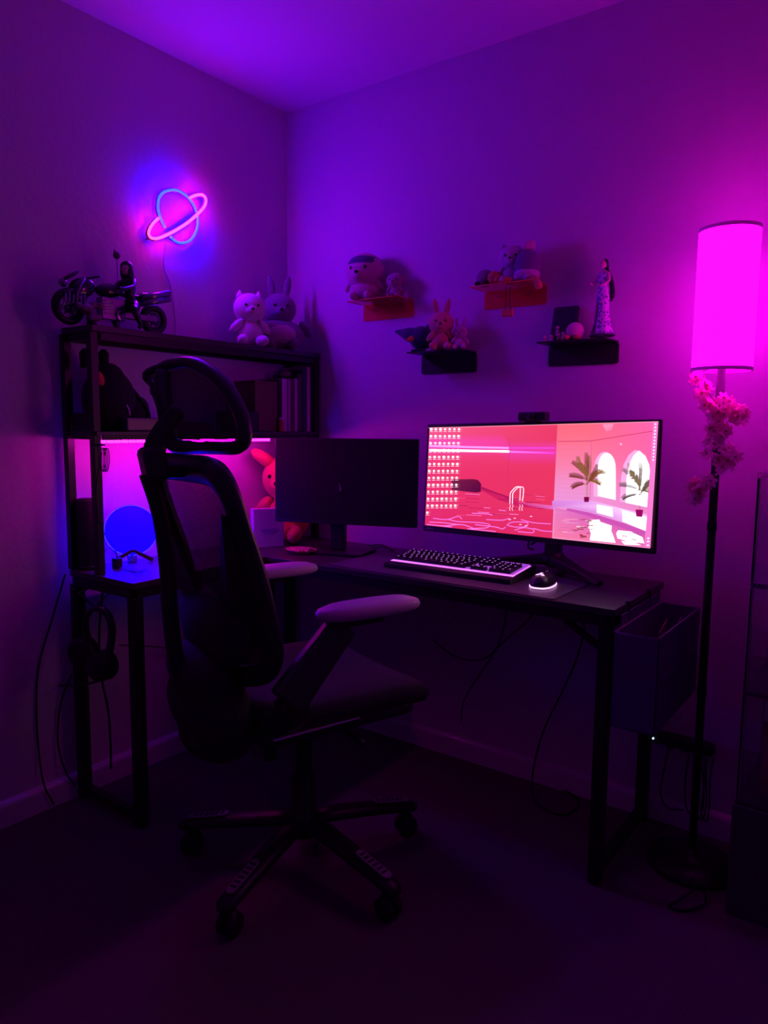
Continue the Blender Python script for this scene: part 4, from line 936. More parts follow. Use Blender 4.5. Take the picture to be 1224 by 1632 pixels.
# second monitor
m2 = thing('flat_monitor', 'switched off black monitor left of the lit one', 'monitor', (.47, -.2, DZ))
a, b, c_, d_ = W(438, 697, 1, -.35), W(667, 700, 1, -.20), W(438, 831, 1, -.35), W(664, 842, 1, -.20)
P2 = Plane(a, b, c_, d_); n2 = P2.n; a, b, c_, d_ = P2.px(438, 697), P2.px(667, 700), P2.px(438, 831), P2.px(664, 842)
m = MB(); slab(m, [a, b, d_, c_], n2, .012); cc = (a+b+c_+d_)/4; slab(m, [cc+(v-cc)*.7-n2*.012 for v in (a, b, d_, c_)], n2, .025); m.build('housing', M_black, m2, bevel=.003)
m = MB(); q = [P2.px(440, 699.5, .0006), P2.px(664.5, 702.5, .0006), P2.px(661.5, 836, .0006), P2.px(440.5, 826, .0006)]; slab(m, q, n2, .0005); m.build('screen', mat('off_screen', (.014, .012, .016), .5, spec=.25), m2)
nc = Vector((.47, -.235, 0)); un = (b-a).normalized()
MB().bar((nc.x, nc.y, DZ+.012), (nc.x, nc.y, 1.0), .055, .028, up=tuple(n2)).build('neck', M_black, m2, bevel=.003)
MB().bar((nc.x, nc.y, .98), tuple((a+b+c_+d_)/4-n2*.03), .07, .07).build('mount', M_black, m2, bevel=.003)
MB().prism(rrect(-.12, -.085, .12, .085, .02), (nc.x, nc.y, DZ+.0005), un, Vector((-un.y, un.x, 0)), (0, 0, .010)).build('base', M_black, m2, bevel=.002)

# ------------------------------------------------------------------ desk mat, keyboard, mouse
dmat = tag(MB().prism(rrect(.60, -.452, 1.39, -.15, .008, 4), (0, 0, DZ), X, Y, (0, 0, .003)).build('desk_mat', mat('dark_desk_mat', (.10, .09, .11), .42, bump=.1, bscale=500), origin=(.99, -.3, DZ)), 'large thin dark desk mat under the keyboard and mouse', 'desk mat')
MZ = DZ+.0035
kb = thing('keyboard', 'black keyboard with violet lit edges in front of the monitors', 'keyboard', (.775, -.375, MZ), math.radians(1.6))
KW, KD = .444, .185; zf, zb = .014, .030
def kz(y): return zf+(zb-zf)*y/KD
m = MB(); m.add([(0, 0, 0), (KW, 0, 0), (KW, KD, 0), (0, KD, 0), (0, 0, zf), (KW, 0, zf), (KW, KD, zb), (0, KD, zb)], [(3, 2, 1, 0), (4, 5, 6, 7), (0, 1, 5, 4), (1, 2, 6, 5), (2, 3, 7, 6), (3, 0, 4, 7)])
m.build('chassis', M_black, kb, world=False, bevel=.003)
M_glow = mat('violet_key_light', (.6, .4, .7), .5, emit=((.75, .16, 1.0), 1.5))
e = .0006
m = MB()
def strip(x0, y0, x1, y1): m.add([(x0, y0, kz(y0)+e), (x1, y0, kz(y0)+e), (x1, y1, kz(y1)+e), (x0, y1, kz(y1)+e)], [(0, 1, 2, 3)])
strip(.006, .030, KW-.016, KD-.006); m.build('backlight', mat('violet_backlight', (.3, .2, .4), .5, emit=((.6, .10, 1.0), .55)), kb, world=False)
m = MB(); e = .0009; strip(.006, .030, KW-.006, .046); strip(KW-.014, .030, KW-.007, KD-.02); m.build('light_bar', M_glow, kb, world=False)
def key(x, y, w, d, lit=True):
    z0 = kz(y+d/2)+.003; z1 = z0+.0105; g = .0012; t_ = .0025
    lo = [(x+g, y+g), (x+w-g, y+g), (x+w-g, y+d-g), (x+g, y+d-g)]; hi = [(x+g+t_, y+g+t_), (x+w-g-t_, y+g+t_), (x+w-g-t_, y+d-g-t_*.5), (x+g+t_, y+d-g-t_*.5)]
    s_ = (zb-zf)/KD; vs = [(a, b, z0+(b-y-d/2)*s_) for a, b in lo]+[(a, b, z1+(b-y-d/2)*s_) for a, b in hi]
    k_ = MB().add(vs, [(3, 2, 1, 0), (0, 1, 5, 4), (1, 2, 6, 5), (2, 3, 7, 6), (3, 0, 4, 7)]); k_.add(vs[4:], [(0, 1, 2, 3)])
    cx, cy = x+w/2, y+d/2; zz = z1+.0003
    k_.add([(cx-.003, cy-.0025, zz-.0025*s_), (cx+.002, cy-.0025, zz-.0025*s_), (cx+.002, cy+.003, zz+.003*s_), (cx-.003, cy+.003, zz+.003*s_)], [(0, 1, 2, 3)], 1)
    k_.build('key', [M_key, M_leg], kb, world=False)
M_key = mat('key_plastic', (.022, .02, .026), .4); M_leg = mat('lit_legend', (.6, .4, .7), .5, emit=((.75, .3, 1.0), .55))
U = .0185; ky = [.042+U*i for i in range(5)]+[.042+U*5+.006]
kx = .012
rows = [[1.25, 1.25, 1.25, 5, 1.25, 1.25, 1.25, 1.5], [2.25]+[1]*10+[2.25], [1.75]+[1]*11+[1.75], [1.5]+[1]*12+[1.0], [1]*13+[1.5], [1.0, -.6]+[1]*4+[-.4]+[1]*4+[-.4]+[1]*4]
for r, row in enumerate(rows):
    x = kx
    for w in row:
        if w < 0: x += -w*U; continue
        key(x, ky[r], w*U, U); x += w*U
x2 = kx+U*14.9
for dx in (0, 1, 2): key(x2+dx*U, ky[0], U, U)
key(x2+U, ky[1], U, U)
for r in (3, 4, 5):
    for dx in (0, 1, 2): key(x2+dx*U, ky[r], U, U)
x3 = x2+U*3.35
for r in (1, 2, 3, 4):
    for dx in range(3): key(x3+dx*U, ky[r], U, U)
key(x3, ky[0], 2*U, U); key(x3+2*U, ky[0], U, U)
key(x3+3*U, ky[0], U*.95, 2*U); key(x3+3*U, ky[2], U*.95, 2*U); key(x3+3*U, ky[4], U*.95, U)

mo = thing('computer_mouse', 'black computer mouse with glowing underside on the desk mat', 'mouse', (1.300, -.318, MZ), math.radians(8))
def mouse_shell(sc, z0, h):
    vs = []; n_ = 28; R_ = 8
    for i in range(R_+1):
        t = i/R_; rr = math.cos(t*PI/2)**.75; zz = z0+h*math.sin(t*PI/2)
        for k in range(n_):
            a = 2*PI*k/n_; ca, sa = math.cos(a), math.sin(a)
            vs.append((.033*sc*rr*math.copysign(abs(ca)**.8, ca), .060*sc*rr*math.copysign(abs(sa)**.85, sa)-.006*t, zz*(1-.0*sa)))
    fs = [(i*n_+k, i*n_+(k+1) % n_, (i+1)*n_+(k+1) % n_, (i+1)*n_+k) for i in range(R_) for k in range(n_)]+[tuple(reversed(range(n_)))]
    return MB().add(vs, fs, 0, True)
ms_ = mouse_shell(1., .005, .034).build('shell', mat('mouse_shell', (.03, .028, .034), .3), mo, world=False)
g_ = MB(); g_.tube([(.0325*math.copysign(abs(math.cos(2*PI*k/40))**.8, math.cos(2*PI*k/40)), .0595*math.copysign(abs(math.sin(2*PI*k/40))**.85, math.sin(2*PI*k/40)), .0042) for k in range(40)], .0022, 8, closed=True)
g_.build('light_ring', mat('mouse_glow', (.8, .7, .8), .5, emit=((1.0, .42, 1.0), 2.2)), mo, world=False)
MB().lathe([(.007, -.003), (.008, 0), (.007, .003)], (0, .035, .032), 16, axis=(1, 0, 0)).build('scroll_wheel', M_grey, mo, world=False)
for sx in (-1, 1): MB().bar((sx*.010, .02, .036), (sx*.012, .05, .022), .002, .002).build('button_seam', M_black, mo, world=False)
# three-pronged emblem on the mouse back
em = MB(); cz = lambda x, y: .0385-((x/.033)**2)*.010-(((y+.006)/.060)**2)*.012+.0012
def blade(pts):
    vs = [(x, y-.030, cz(x, y-.030)+.002) for x, y in pts]; em.add(vs, [tuple(range(len(vs)))])
for rt in (0, 2.094, -2.094):
    P = [(x*1.7, y*1.7) for x, y in [(-.002, .0), (-.003, .005), (.000, .0095), (.0012, .006), (.0035, .0075), (.002, .002)]]
    blade([(x*math.cos(rt)-y*math.sin(rt), x*math.sin(rt)+y*math.cos(rt)) for x, y in P])
em.build('emblem', mat('emblem_glow', (.9, .8, .9), .5, emit=((1., .62, 1.), 1.1)), mo, world=False)
c_ = MB().tube(smooth_path([(1.31, -.252, MZ+.008), (1.30, -.22, MZ+.006), (1.27, -.16, MZ+.003), (1.26, -.11, DZ+.004), (1.30, -.05, DZ+.004)]), .0018, 6)
tag(c_.build('mouse_cable', M_cable, origin=(1.3, -.05, DZ+.004)), 'thin black cable running from the mouse back under the monitor stand', 'cable')
c_ = MB().tube(smooth_path([(.50, -.12, DZ+.004), (.56, -.10, DZ+.012), (.60, -.12, DZ+.02), (.64, -.15, DZ+.014), (.70, -.17, DZ+.006), (.76, -.18, MZ+.005)]), .0022, 6)
c_.tube(smooth_path([(.50, -.10, DZ+.010), (.55, -.08, DZ+.016), (.58, -.09, DZ+.008), (.62, -.10, DZ+.004)]), .0022, 6)
tag(c_.build('power_cable', M_cable, origin=(.5, -.12, DZ+.004)), 'black cable looping on the desk behind the keyboard left end', 'cable')
c_ = MB()
c_.tube(smooth_path([PL.px(845, 852, -.03), W(843, 862, 1, -.14), W(842, 872, 1, -.12), W(850, 876, 1, -.10)]), .0028, 6)
c_.tube(smooth_path([PL.px(852, 853, -.03), W(852, 862, 1, -.15), W(846, 868, 1, -.12), W(858, 862, 1, -.10), W(872, 858, 1, -.12)]), .0028, 6)
tag(c_.build('display_cable', M_cable, origin=tuple(W(850, 876, 1, -.10))), 'black display cables bunched under the lit monitor at its stand', 'cable')

# ------------------------------------------------------------------ office chair
ch = thing('office_chair', 'black mesh ergonomic office chair with headrest in front of the desk', 'office chair', (.85, -.84, 0), math.radians(-20))
M_foot = mat('foot_plate', (.30, .28, .30), .5)
for deg in (-60, 12, 84, 156, 228):
    a = math.radians(deg); d = Vector((math.cos(a), math.sin(a), 0)); s_ = Vector((-d.y, d.x, 0))
    m = MB(); m.tube([d*.02+Z*.125, d*.08+Z*.125, d*.18+Z*.112, d*.30+Z*.092, d*.345+Z*.082, d*.358+Z*.078], [.030, .032, .030, .027, .024, .012], 12, flat=.62, up=(0, 0, 1))
    arm = m.build('base_arm', M_black, ch, world=False)
    def up_(r, o=0): return d*r+Z*(.1335-(r-.18)*.17+o)
    ps = MB(); ps.prism(rrect(0, -.0125, .115, .0125, .012, 6), up_(.215, -.002), (up_(.315)-up_(.215))*10, s_, Z*.0035)
    pad = ps.build('foot_grip', M_foot, arm, world=False)
    sl = MB()
    for k in range(6): sl.obox(up_(.232+.0155*k, .0016), d*.0032, s_*.0085, Z*.0008)
    sl.build('grip_slots', M_black, pad, world=False)
    cst = MB(); p = d*.325
    for sg in (-1, 1): cst.lathe([(.024, 0), (.029, .004), (.029, .016), (.022, .020)], p+s_*(.004 if sg > 0 else -.004)+Z*.029, 22, axis=tuple(s_*sg))
    cst.tube([p+Z*.03, p+Z*.078], .007, 8); cst.ell(p+Z*.052, (.020, .020, .012)); cst.build('caster', M_black, ch, world=False)
MB().lathe([(.04, .09), (.045, .10), (.045, .14), (.033, .15), (.031, .26), (.022, .262), (.022, .42)], (0, 0, 0), 28).build('gas_lift', M_metal, ch, world=False)
m = MB(); m.box((-.09, -.13, .405), (.09, .12, .455)); m.build('tilt_mechanism', M_black, ch, world=False, bevel=.01)
MB().tube([(.09, .03, .43), (.19, .04, .425), (.235, .045, .42)], [.006, .006, .010], 10).build('height_lever', M_black, ch, world=False)
# seat
def seat_layer(z0, th, grow, name, m_, dome=.0):
    N, Mq = 30, 22; vs = []
    for j in range(Mq+1):
        v = j/Mq; y = -.215+.485*v
        for i in range(N+1):
            u = i/N*2-1; w = (.235+.015*math.sin(PI*v))*(1-.10*max(0, (v-.8)/.2)**2-.12*max(0, (.12-v)/.12)**2)+grow
            x = u*w; ed = max(abs(u), abs(2*v-1))
            z = z0+th-.035*max(0, (v-.72)/.28)**2-.025*(ed**8)+.012*abs(u)**2+.010*max(0, (.2-v)/.2)
            vs.append((x, y, z))
    n0 = len(vs); vs += [(x*.96, y*.97, z0+.0-.035*max(0, ((y+.215)/.5-.72)/.28)**2*.6) for x, y, z in vs]
    fs = [(j*(N+1)+i, j*(N+1)+i+1, (j+1)*(N+1)+i+1, (j+1)*(N+1)+i) for j in range(Mq) for i in range(N)]
    fs += [(n0+j*(N+1)+i, n0+(j+1)*(N+1)+i, n0+(j+1)*(N+1)+i+1, n0+j*(N+1)+i+1) for j in range(Mq) for i in range(N)]
    rim = [i for i in range(N+1)]+[j*(N+1)+N for j in range(1, Mq+1)]+[Mq*(N+1)+i for i in range(N-1, -1, -1)]+[j*(N+1) for j in range(Mq-1, 0, -1)]
    for k in range(len(rim)): a, b = rim[k], rim[(k+1) % len(rim)]; fs.append((b, a, n0+a, n0+b))
    return MB().add(vs, fs, 0, True).build(name, m_, ch, world=False)
seat_layer(.495, .063, -.002, 'seat_cushion', M_dfab)
m = MB(); m.prism(rrect(-.235, -.225, .235, .22, .05), (0, 0, .468), X, Y, (0, 0, .028)); sp_ = m.build('seat_pan', M_black, ch, world=False, bevel=.006)
MB().bar((.2375, -.20, .489), (.2375, .03, .4935), .004, .0035).build('chrome_edge', M_chrome, sp_, world=False)
# armrests
for sx in (-1, 1):
    m = MB(); tw = .05*sx
    pts = []
    cy = .042
    pad = MB(); n_ = 40; prof = [(0.86, 0), (.98, .006), (1.0, .014), (.96, .024), (.8, .031), (.45, .034), (.0, .0345)]
    vs = []
    for q, z in prof:
        for k in range(n_):
            a = 2*PI*k/n_; ca, sa = math.cos(a), math.sin(a)
            x = .047*q*math.copysign(abs(ca)**.75, ca); y = .142*q*math.copysign(abs(sa)**.75, sa)
            vs.append((sx*.262+x, cy+y, .757+z))
    fs = [(i*n_+k, i*n_+(k+1) % n_, (i+1)*n_+(k+1) % n_, (i+1)*n_+k) for i in range(len(prof)-1) for k in range(n_)]+[tuple(reversed(range(n_)))]
    pad.add(vs, fs, 0, True)
    ar = pad.build('armrest_pad', mat('armrest_foam', (.5, .48, .5), .4), ch, world=False)
    MB().prism(rrect(sx*.262-.03, -.07, sx*.262+.03, .07, .01), (0, 0, .742), X, Y, (0, 0, .018)).build('armrest_plate', M_black, ar, world=False, bevel=.003)
    m = MB(); m.bar((sx*.262, -.03, .745), (sx*.272, -.185, .585), .075, .032, up=(1, 0, 0), w2=.095); m.build('armrest_post', M_satin, ch, world=False, bevel=.008)
    MB().bar((sx*.272, -.175, .60), (sx*.20, -.12, .478), .075, .035, up=(1, 0, 0)).build('armrest_bracket', M_black, ch, world=False, bevel=.008)
# back frame
right = [(.0, -.305, 1.100), (.12, -.300, 1.100), (.19, -.298, 1.088), (.218, -.285, 1.045), (.222, -.262, .97), (.222, -.238, .90), (.222, -.215, .82), (.218, -.198, .745), (.205, -.182, .68), (.175, -.19, .63), (.10, -.22, .605), (0, -.235, .60)]
ring = [Vector(p) for p in right]+[Vector((-x, y-.02, z)) for x, y, z in reversed(right[1:-1])]
ring = smooth_path(ring, 4, True)
m = MB(); rk = [.027+.006*max(0, (p.z-1.03)/.07)*(p.z > 1.03) for p in ring]
m.tube(ring, rk, 12, closed=True, flat=.7, up=(0, 1, 0)); bf = m.build('back_frame', M_satin, ch, world=False)
# mesh panel: vertical threads with gaps so that it is see-through like the real net
def net_mat():
    m = bpy.data.materials.new('chair_net'); m.use_nodes = True; nt = m.node_tree; b = nt.nodes['Principled BSDF']
    b.inputs['Base Color'].default_value = (.02, .02, .024, 1); b.inputs['Roughness'].default_value = .6
    tc = nt.nodes.new('ShaderNodeTexCoord'); w = nt.nodes.new('ShaderNodeTexWave'); w.wave_type = 'BANDS'; w.bands_direction = 'X'; w.inputs['Scale'].default_value = 75
    w2 = nt.nodes.new('ShaderNodeTexWave'); w2.wave_type = 'BANDS'; w2.bands_direction = 'Z'; w2.inputs['Scale'].default_value = 110
    mx = nt.nodes.new('ShaderNodeMath'); mx.operation = 'MAXIMUM'; g = nt.nodes.new('ShaderNodeMath'); g.operation = 'GREATER_THAN'; g.inputs[1].default_value = .27
    nt.links.new(tc.outputs['Object'], w.inputs['Vector']); nt.links.new(tc.outputs['Object'], w2.inputs['Vector'])
    nt.links.new(w.outputs['Fac'], mx.inputs[0]); nt.links.new(w2.outputs['Fac'], mx.inputs[1]); nt.links.new(mx.outputs[0], g.inputs[0]); nt.links.new(g.outputs[0], b.inputs['Alpha'])
    return m
M_net = net_mat()
def net(ringpts, bulge, name, parent):
    cen = sum(ringpts, Vector())/len(ringpts); vs = []; K = 8; n_ = len(ringpts)
    for k in range(K+1):
        t = k/K
        for p in ringpts:
            q = cen.lerp(p, t); q = q+Vector((0, -bulge*(1-t*t), 0)); vs.append(q)
    fs = [(k*n_+i, k*n_+(i+1) % n_, (k+1)*n_+(i+1) % n_, (k+1)*n_+i) for k in range(K) for i in range(n_)]
    return MB().add(vs, fs, 0, True).build(name, M_net, parent, world=False)
net(ring, .02, 'back_mesh', ch)
# spine and V struts behind the net
m = MB(); m.tube(smooth_path([(0, -.40, 1.09), (0, -.375, 1.0), (0, -.36, .88), (0, -.355, .75), (0, -.34, .62), (0, -.30, .50), (0, -.2, .44), (0, -.08, .43)]), .021, 10, flat=.9); m.build('spine', M_black, ch, world=False)
for sx in (-1, 1):
    of = -.016 if sx < 0 else 0
    q = [Vector((sx*.208, -.292+of, 1.01)), Vector((sx*.222, -.222+of, .80)), Vector((sx*.12, -.235+of, .68)), Vector((sx*.02, -.250+of, .72)), Vector((sx*.06, -.246+of, .79))]
    m = MB(); bk_ = [p+Vector((0, -.012, 0)) for p in q]; m.add(q+bk_, [(0, 1, 2, 3, 4), (9, 8, 7, 6, 5)]+[(i, (i+1) % 5, 5+(i+1) % 5, 5+i) for i in range(5)]); m.build('back_strut', M_black, ch, world=False, bevel=.004)
# lumbar support and lower shell
m = MB(); m.ell((0, -.255, .70), (.19, .045, .095)); m.ell((.09, -.235, .72), (.11, .04, .08)); m.ell((-.09, -.25, .72), (.11, .04, .08)); m.build('lumbar_support', M_dfab, ch, world=False, remesh=.008)
m = MB(); m.ell((0, -.265, .52), (.20, .085, .10)); m.ell((0, -.245, .44), (.13, .09, .07)); m.ell((.0, -.29, .60), (.17, .06, .07)); m.build('lower_back_shell', M_dfab, ch, world=False, remesh=.008)
# neck bracket and headrest
m = MB(); m.obox((0, -.385, 1.112), X*.036, Vector((0, .026, .006)), Vector((0, -.008, .040))); m.build('neck_bracket', M_satin, ch, world=False, bevel=.014)
m = MB(); m.tube(smooth_path([(0, -.385, 1.13), (0, -.375, 1.165), (-.0, -.352, 1.20), (0, -.325, 1.235)]), [.022]*6+[.020]*6+[.018]*7, 12, flat=1.2, up=(0, 1, 0)); m.build('neck_arm', M_black, ch, world=False)
m = MB(); m.bar((-.0, -.385, 1.098), (.0, -.30, 1.095), .06, .032); m.build('neck_clamp', M_black, ch, world=False, bevel=.006)
hrp = [(-.165, -.350, 1.325), (-.12, -.300, 1.350), (-.06, -.272, 1.352), (.0, -.255, 1.334), (.06, -.242, 1.305), (.11, -.232, 1.262), (.145, -.226, 1.215), (.155, -.226, 1.175), (.135, -.238, 1.152), (.06, -.258, 1.149), (-.03, -.275, 1.147), (-.10, -.297, 1.150), (-.128, -.308, 1.172), (-.122, -.312, 1.22), (-.130, -.326, 1.28)]
hring = smooth_path(hrp, 5, True)
m = MB(); nH = len(hring); rr = []
for i, p in enumerate(hring): rr.append(.0175+.010*math.exp(-((p.x+.13)/.06)**2)*(1 if p.z < 1.3 else .1)-(.006 if p.x < -.14 and p.z > 1.3 else 0))
m.tube(hring, rr, 10, closed=True, flat=.75, up=(0, 1, 0)); m.build('headrest_frame', M_satin, ch, world=False)
net(hring, -.012, 'headrest_mesh', ch)
m = MB(); m.tube(smooth_path([(-.05, -.335, 1.20), (-.07, -.335, 1.25), (-.10, -.33, 1.30), (-.12, -.318, 1.335)]), [.020]*18+[.008], 10, flat=.6); m.tube([(-.05, -.335, 1.20), (0, -.33, 1.225)], .02, 10); m.build('headrest_spine', M_black, ch, world=False)

# ------------------------------------------------------------------ storage bag on the desk's right side
bg = thing('hanging_storage_bag', 'dark blue grey fabric storage bag hanging on the right end of the desk', 'storage bag', (1.625, -.27, .47))
x0, x1, y0, y1, z0, z1 = 1.562, 1.672, -.475, -.075, .455, .70
M_bag = mat('blue_grey_canvas', (.10, .13, .17), .9, bump=.6, bscale=600, var=.1)
m = MB(); th = .005
m.box((x0, y0, z0), (x1, y1, z0+th)); m.box((x0, y0, z0), (x0+th, y1, z1)); m.box((x1-th, y0, z0), (x1, y1, z1-.005)); m.box((x0, y0, z0), (x1, y0+th, z1-.002)); m.box((x0, y1-th, z0), (x1, y1, z1))
m.build('pouch', M_bag, bg, bevel=.002)
m = MB(); m.tube([(x0+.002, y0+.002, z1-.001), (x1-.002, y0+.002, z1-.001), (x1-.002, y1-.002, z1-.003), (x0+.002, y1-.002, z1-.001)], .0035, 8, closed=True); m.build('rim_binding', mat('binding', (.20, .19, .23), .7), bg)
for k in range(2):
    m = MB(); m.tube([(x1+.001, y0+.01, z1-.07-.055*k), (x1+.001, y1-.01, z1-.07-.055*k)], .0012, 6); m.build('seam', mat('seam_thread', (.05, .06, .09), .8), bg)
for yy in (-.36, -.18):
    m = MB(); m.tube(smooth_path([(1.55, yy, DZ+.001), (1.560, yy, DZ+.001), (1.5605, yy, .72), (1.562, yy, .69)]), .003, 6); m.build('strap_hook', M_metal, bg)
MB().box((1.558, -.42, .60), (1.562, -.10, DZ-.02)).build('back_flap', M_bag, bg)
for i, (yy, xx, hh, cc_, lab) in enumerate([(-.25, 1.61, .16, (.45, .18, .22), 'pink folded paper sticking out of the hanging bag'), (-.20, 1.635, .14, (.30, .14, .16), 'darker red paper leaning at the back of the hanging bag')]):
    m = MB(); m.obox((xx, yy, z0+.006+.11), (.001, 0, 0), (0, .035, .012), (.012, -.008, .108)); tag(m.build('folded_paper', mat('paper%d' % i, cc_, .8), origin=(xx, yy, z0+.006)), lab, 'paper', 'papers in the hanging bag')

# ------------------------------------------------------------------ power strip and cords by the rear desk leg
ps = thing('power_strip', 'black power strip with a small white light beside the rear desk leg', 'power strip', (1.64, -.035, .26))
MB().box((1.552, -.058, .262), (1.725, -.020, .290)).build('housing', M_black, ps, bevel=.003)
MB().ell((1.558, -.060, .276), .0028, seg=10, rings=8).build('indicator_light', mat('white_indicator', (.8, .8, .9), .4, emit=((.5, .75, 1.), 4.)), ps)
for k in range(3): MB().box((1.60+.04*k, -.075, .264), (1.622+.04*k, -.058, .288)).build('plug', M_black, ps, bevel=.002)
MB().box((1.56, -.020, .268), (1.71, -.0008, .284)).build('wall_bracket', M_black, ps)
m = MB()
for dx in (0, .018, .04):
    m.tube(smooth_path([(1.665+dx, -.07, .262), (1.66+dx*1.3, -.075, .18), (1.668+dx, -.078, .10), (1.70+dx*.6, -.075, .075), (1.712+dx*.4, -.07, .12), (1.705+dx*.5, -.066, .2), (1.69+dx, -.06, .262)]), .0022, 6)
m.tube(smooth_path([(1.61, -.076, .27), (1.60, -.08, .2), (1.595, -.085, .12), (1.62, -.085, .085), (1.66, -.08, .09)]), .0022, 6)
tag(m.build('cord', M_cable, origin=(1.68, -.07, .075)), 'thin black cords looping down from the power strip', 'cord')
c = MB(); c.tube(smooth_path([(1.77, -.31, .006), (1.79, -.36, .006), (1.76, -.42, .006), (1.72, -.43, .006), (1.735, -.38, .006), (1.755, -.34, .02), (1.745, -.31, .03)]), .003, 6)
tag(c.build('cord', M_cable, origin=(1.75, -.37, .003)), 'black cord coiled on the carpet in front of the lamp base', 'cord')

# ------------------------------------------------------------------ cables under the desk
def cable(pts, r, label, name='cable'):
    q = smooth_path(pts, 8); lo = min(q, key=lambda v: v.z)
    return tag(MB().tube(q, r, 7).build(name, M_cable, origin=tuple(lo)), label, 'cable')
yw = -.06
cable([W(928, 985, 1, yw), W(930, 1010, 1, yw), W(915, 1060, 1, yw), W(892, 1110, 1, yw), W(868, 1160, 1, yw), W(853, 1210, 1, yw), W(848, 1245, 1, yw), W(852, 1275, 2, .004), W(880, 1295, 2, .004), W(905, 1297, 2, .004), W(922, 1280, 2, .004), W(905, 1262, 2, .004), W(860, 1245, 2, .004)], .0030, 'long black cable dropping from the desk right side and looping on the floor')
cable([W(855, 968, 1, -.05), W(840, 990, 1, -.05), W(800, 1025, 1, -.05), W(775, 1048, 1, -.05), W(745, 1052, 1, -.05), W(715, 1040, 1, -.05), W(690, 1020, 1, -.05)], .0024, 'cable sagging beneath the desk below the keyboard')
cable([W(808, 962, 1, -.05), W(803, 1000, 1, -.05), W(790, 1035, 1, -.05), W(765, 1075, 1, -.05), W(740, 1115, 1, -.05), W(735, 1150, 1, -.05)], .0022, 'thin cable crossing the sagging one under the desk middle')
cable([W(640, 1130, 2, .005), W(700, 1165, 2, .005), W(760, 1205, 2, .005), W(830, 1235, 2, .005), W(900, 1254, 2, .005), W(960, 1270, 2, .005)], .0035, 'thick black cable lying along the right wall baseboard')
cable([W(104, 915, 0, .03), W(85, 980, 0, .012), W(62, 1060, 0, .006), W(58, 1130, 0, .006), W(62, 1200, 0, .008), W(70, 1250, 0, .024), W(86, 1282, 0, .03)], .0028, 'leftmost black cable hanging from the desk end to the floor')
cable([W(114, 1075, 0, .03), W(97, 1120, 0, .012), W(92, 1180, 0, .010), W(104, 1228, 0, .024), W(120, 1252, 0, .03)], .0028, 'black cable hanging between the leftmost cable and the desk leg')
cable([W(165, 925, 1, -1.0+.03), W(160, 980, 1, -.97), W(158, 1020, 1, -.97), W(162, 1080, 1, -.97), W(172, 1130, 1, -.97), W(176, 1180, 1, -.97), W(177, 1225, 1, -.97)], .0036, 'thick cable hanging behind the headphones at the desk end')
cable([(.18, -.96, DZ-.05), (.12, -.96, .66), (.08, -.97, .62), (.06, -.98, .58)], .002, 'short cable slanting under the left end of the desk')
cable([W(190, 1028, 0, .05), W(235, 1030, 0, .05), W(290, 1034, 0, .05), W(330, 1030, 0, .05)], .002, 'thin cable stretched level along the left wall under the desk')
# headphones
hp = thing('headphones', 'black over-ear headphones hanging from the desk end hook', 'headphones', (.12, -1.045, .43))
hc = W(158, 1022, 1, -1.045)
pts = [hc+Vector((.058*math.cos(t), .012*math.sin(t*2), .100*math.sin(t))) for t in [(-.35*PI)+k*(1.7*PI)/24 for k in range(25)]]
MB().tube(pts, .0125, 10, flat=.7).build('headband', M_satin, hp)
for px, py, lab in ((130, 1040, 0), (160, 1062, 1)):
    c = W(px, py, 1, -1.055); cup = MB().lathe([(.030, -.024), (.042, -.016), (.045, 0), (.042, .012), (.03, .018)], c, 28, axis=(.35, -1, .1)).build('ear_cup', M_black, hp)
    MB().lathe([(.026, .018), (.042, .018), (.045, .026), (.038, .034), (.026, .032)], c, 28, axis=(-.35, 1, -.1)).build('ear_cushion', M_vel, cup)
MB().tube([hc+Vector((.0, 0, .096)), Vector((.12, -1.05, .70))], .003, 6).build('hanger_loop', M_cable, hp)
tag(MB().tube(smooth_path([W(84, 1091, 1, -1.045), W(110, 1093, 1, -1.05), W(140, 1090, 1, -1.05), W(166, 1082, 1, -1.045)]), .0038, 8).build('microphone_boom', M_black, hp), '', '')
o = bpy.data.objects['microphone_boom']; del o['label']; del o['category']

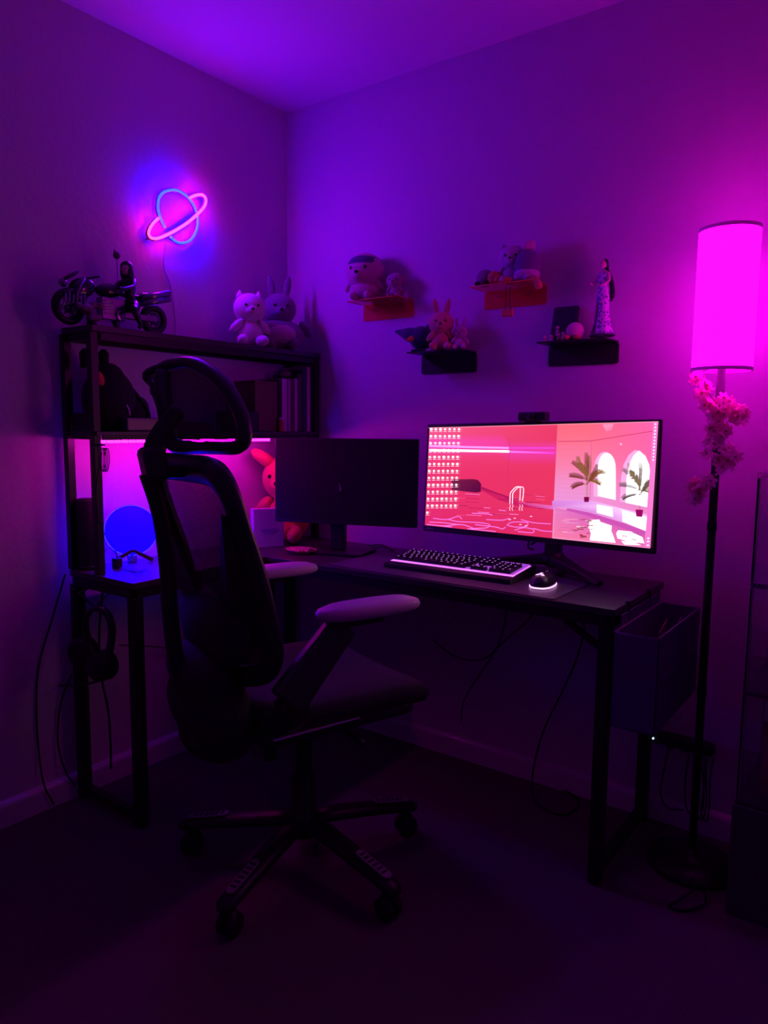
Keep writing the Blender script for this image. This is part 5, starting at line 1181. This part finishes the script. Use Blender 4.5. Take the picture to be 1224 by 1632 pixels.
# ------------------------------------------------------------------ display cases at the right edge
dc = thing('display_case', 'stacked clear acrylic display case at the right edge of the photo', 'display case', (2.02, -.2, 0))
cx0, cx1, cy0, cy1 = 1.842, 2.20, -.36, -.04
zl = [.30, .575, .838, 1.10]
M_shelfc = mat('dark_case_board', (.08, .06, .09), .3)
for i, z in enumerate(zl):
    MB().box((cx0, cy0, z-.008), (cx1, cy1, z+.004)).build('shelf_panel', M_clear if i in (2, 3) else M_shelfc, dc, bevel=.002)
for i in range(3):
    za, zb_ = zl[i]+.004, zl[i+1]-.008
    MB().box((cx0, cy0, za), (cx0+.005, cy1, zb_)).build('side_panel', M_clear, dc)
    MB().box((cx0+.012, cy0, za), (cx1, cy0+.004, zb_)).build('front_panel', M_clear, dc)
    for yy in (cy0, cy1-.008): MB().box((cx0, yy, za), (cx0+.008, yy+.008, zb_)).build('corner_post', mat('acrylic_corner', (.5, .42, .55), .15, trans=.5), dc, bevel=.002)
m = MB(); m.box((cx0-.006, cy0-.006, 0), (cx1, cy1, .29)); m.build('cabinet_base', M_shelfc, dc, bevel=.004)
t = thing('dark_picture', 'dark framed picture standing in the top display case', 'picture', (1.97, -.2, 1.1-.258))
MB().box((1.885, -.22, .8425), (2.1, -.205, 1.04)).build('frame', M_black, t, bevel=.002)
MB().box((1.895, -.222, .853), (2.09, -.2195, 1.03)).build('print', mat('dark_print', (.05, .05, .08), .3), t)
t = thing('red_tray', 'thin red tray inside the middle display case', 'tray', (1.98, -.22, .58))
MB().box((1.885, -.30, .655), (2.1, -.14, .662)).build('tray_top', mat('red_acrylic', (.55, .06, .16), .3), t)
for yy in (-.29, -.15): MB().box((1.90, yy-.003, .579), (2.08, yy+.003, .655)).build('tray_leg', mat('red_acrylic', (.55, .06, .16), .3), t)
t = thing('white_box', 'white box above the red books in the lowest display case', 'box', (1.97, -.2, .49))
MB().box((1.885, -.31, .496), (2.08, -.14, .545)).build('carton', mat('white_card', (.7, .72, .75), .6), t, bevel=.003)
od = ['leftmost', 'second', 'third', 'fourth']
for k in range(4):
    t = thing('paperback', od[k]+' dark red paperback from the left under the white box in the display case', 'book', (1.89+.022*k, -.22, .305), group='red paperbacks in the display case')
    xk = 1.884+.0225*k
    MB().box((xk, -.31, .305), (xk+.021, -.15, .4955)).build('cover', mat('dark_red_cover', (.30, .05, .06), .5), t, bevel=.001)
    MB().box((xk+.002, -.3112, .35), (xk+.019, -.3098, .46)).build('spine_print', mat('spine_print', (.45, .2, .15), .6), t)
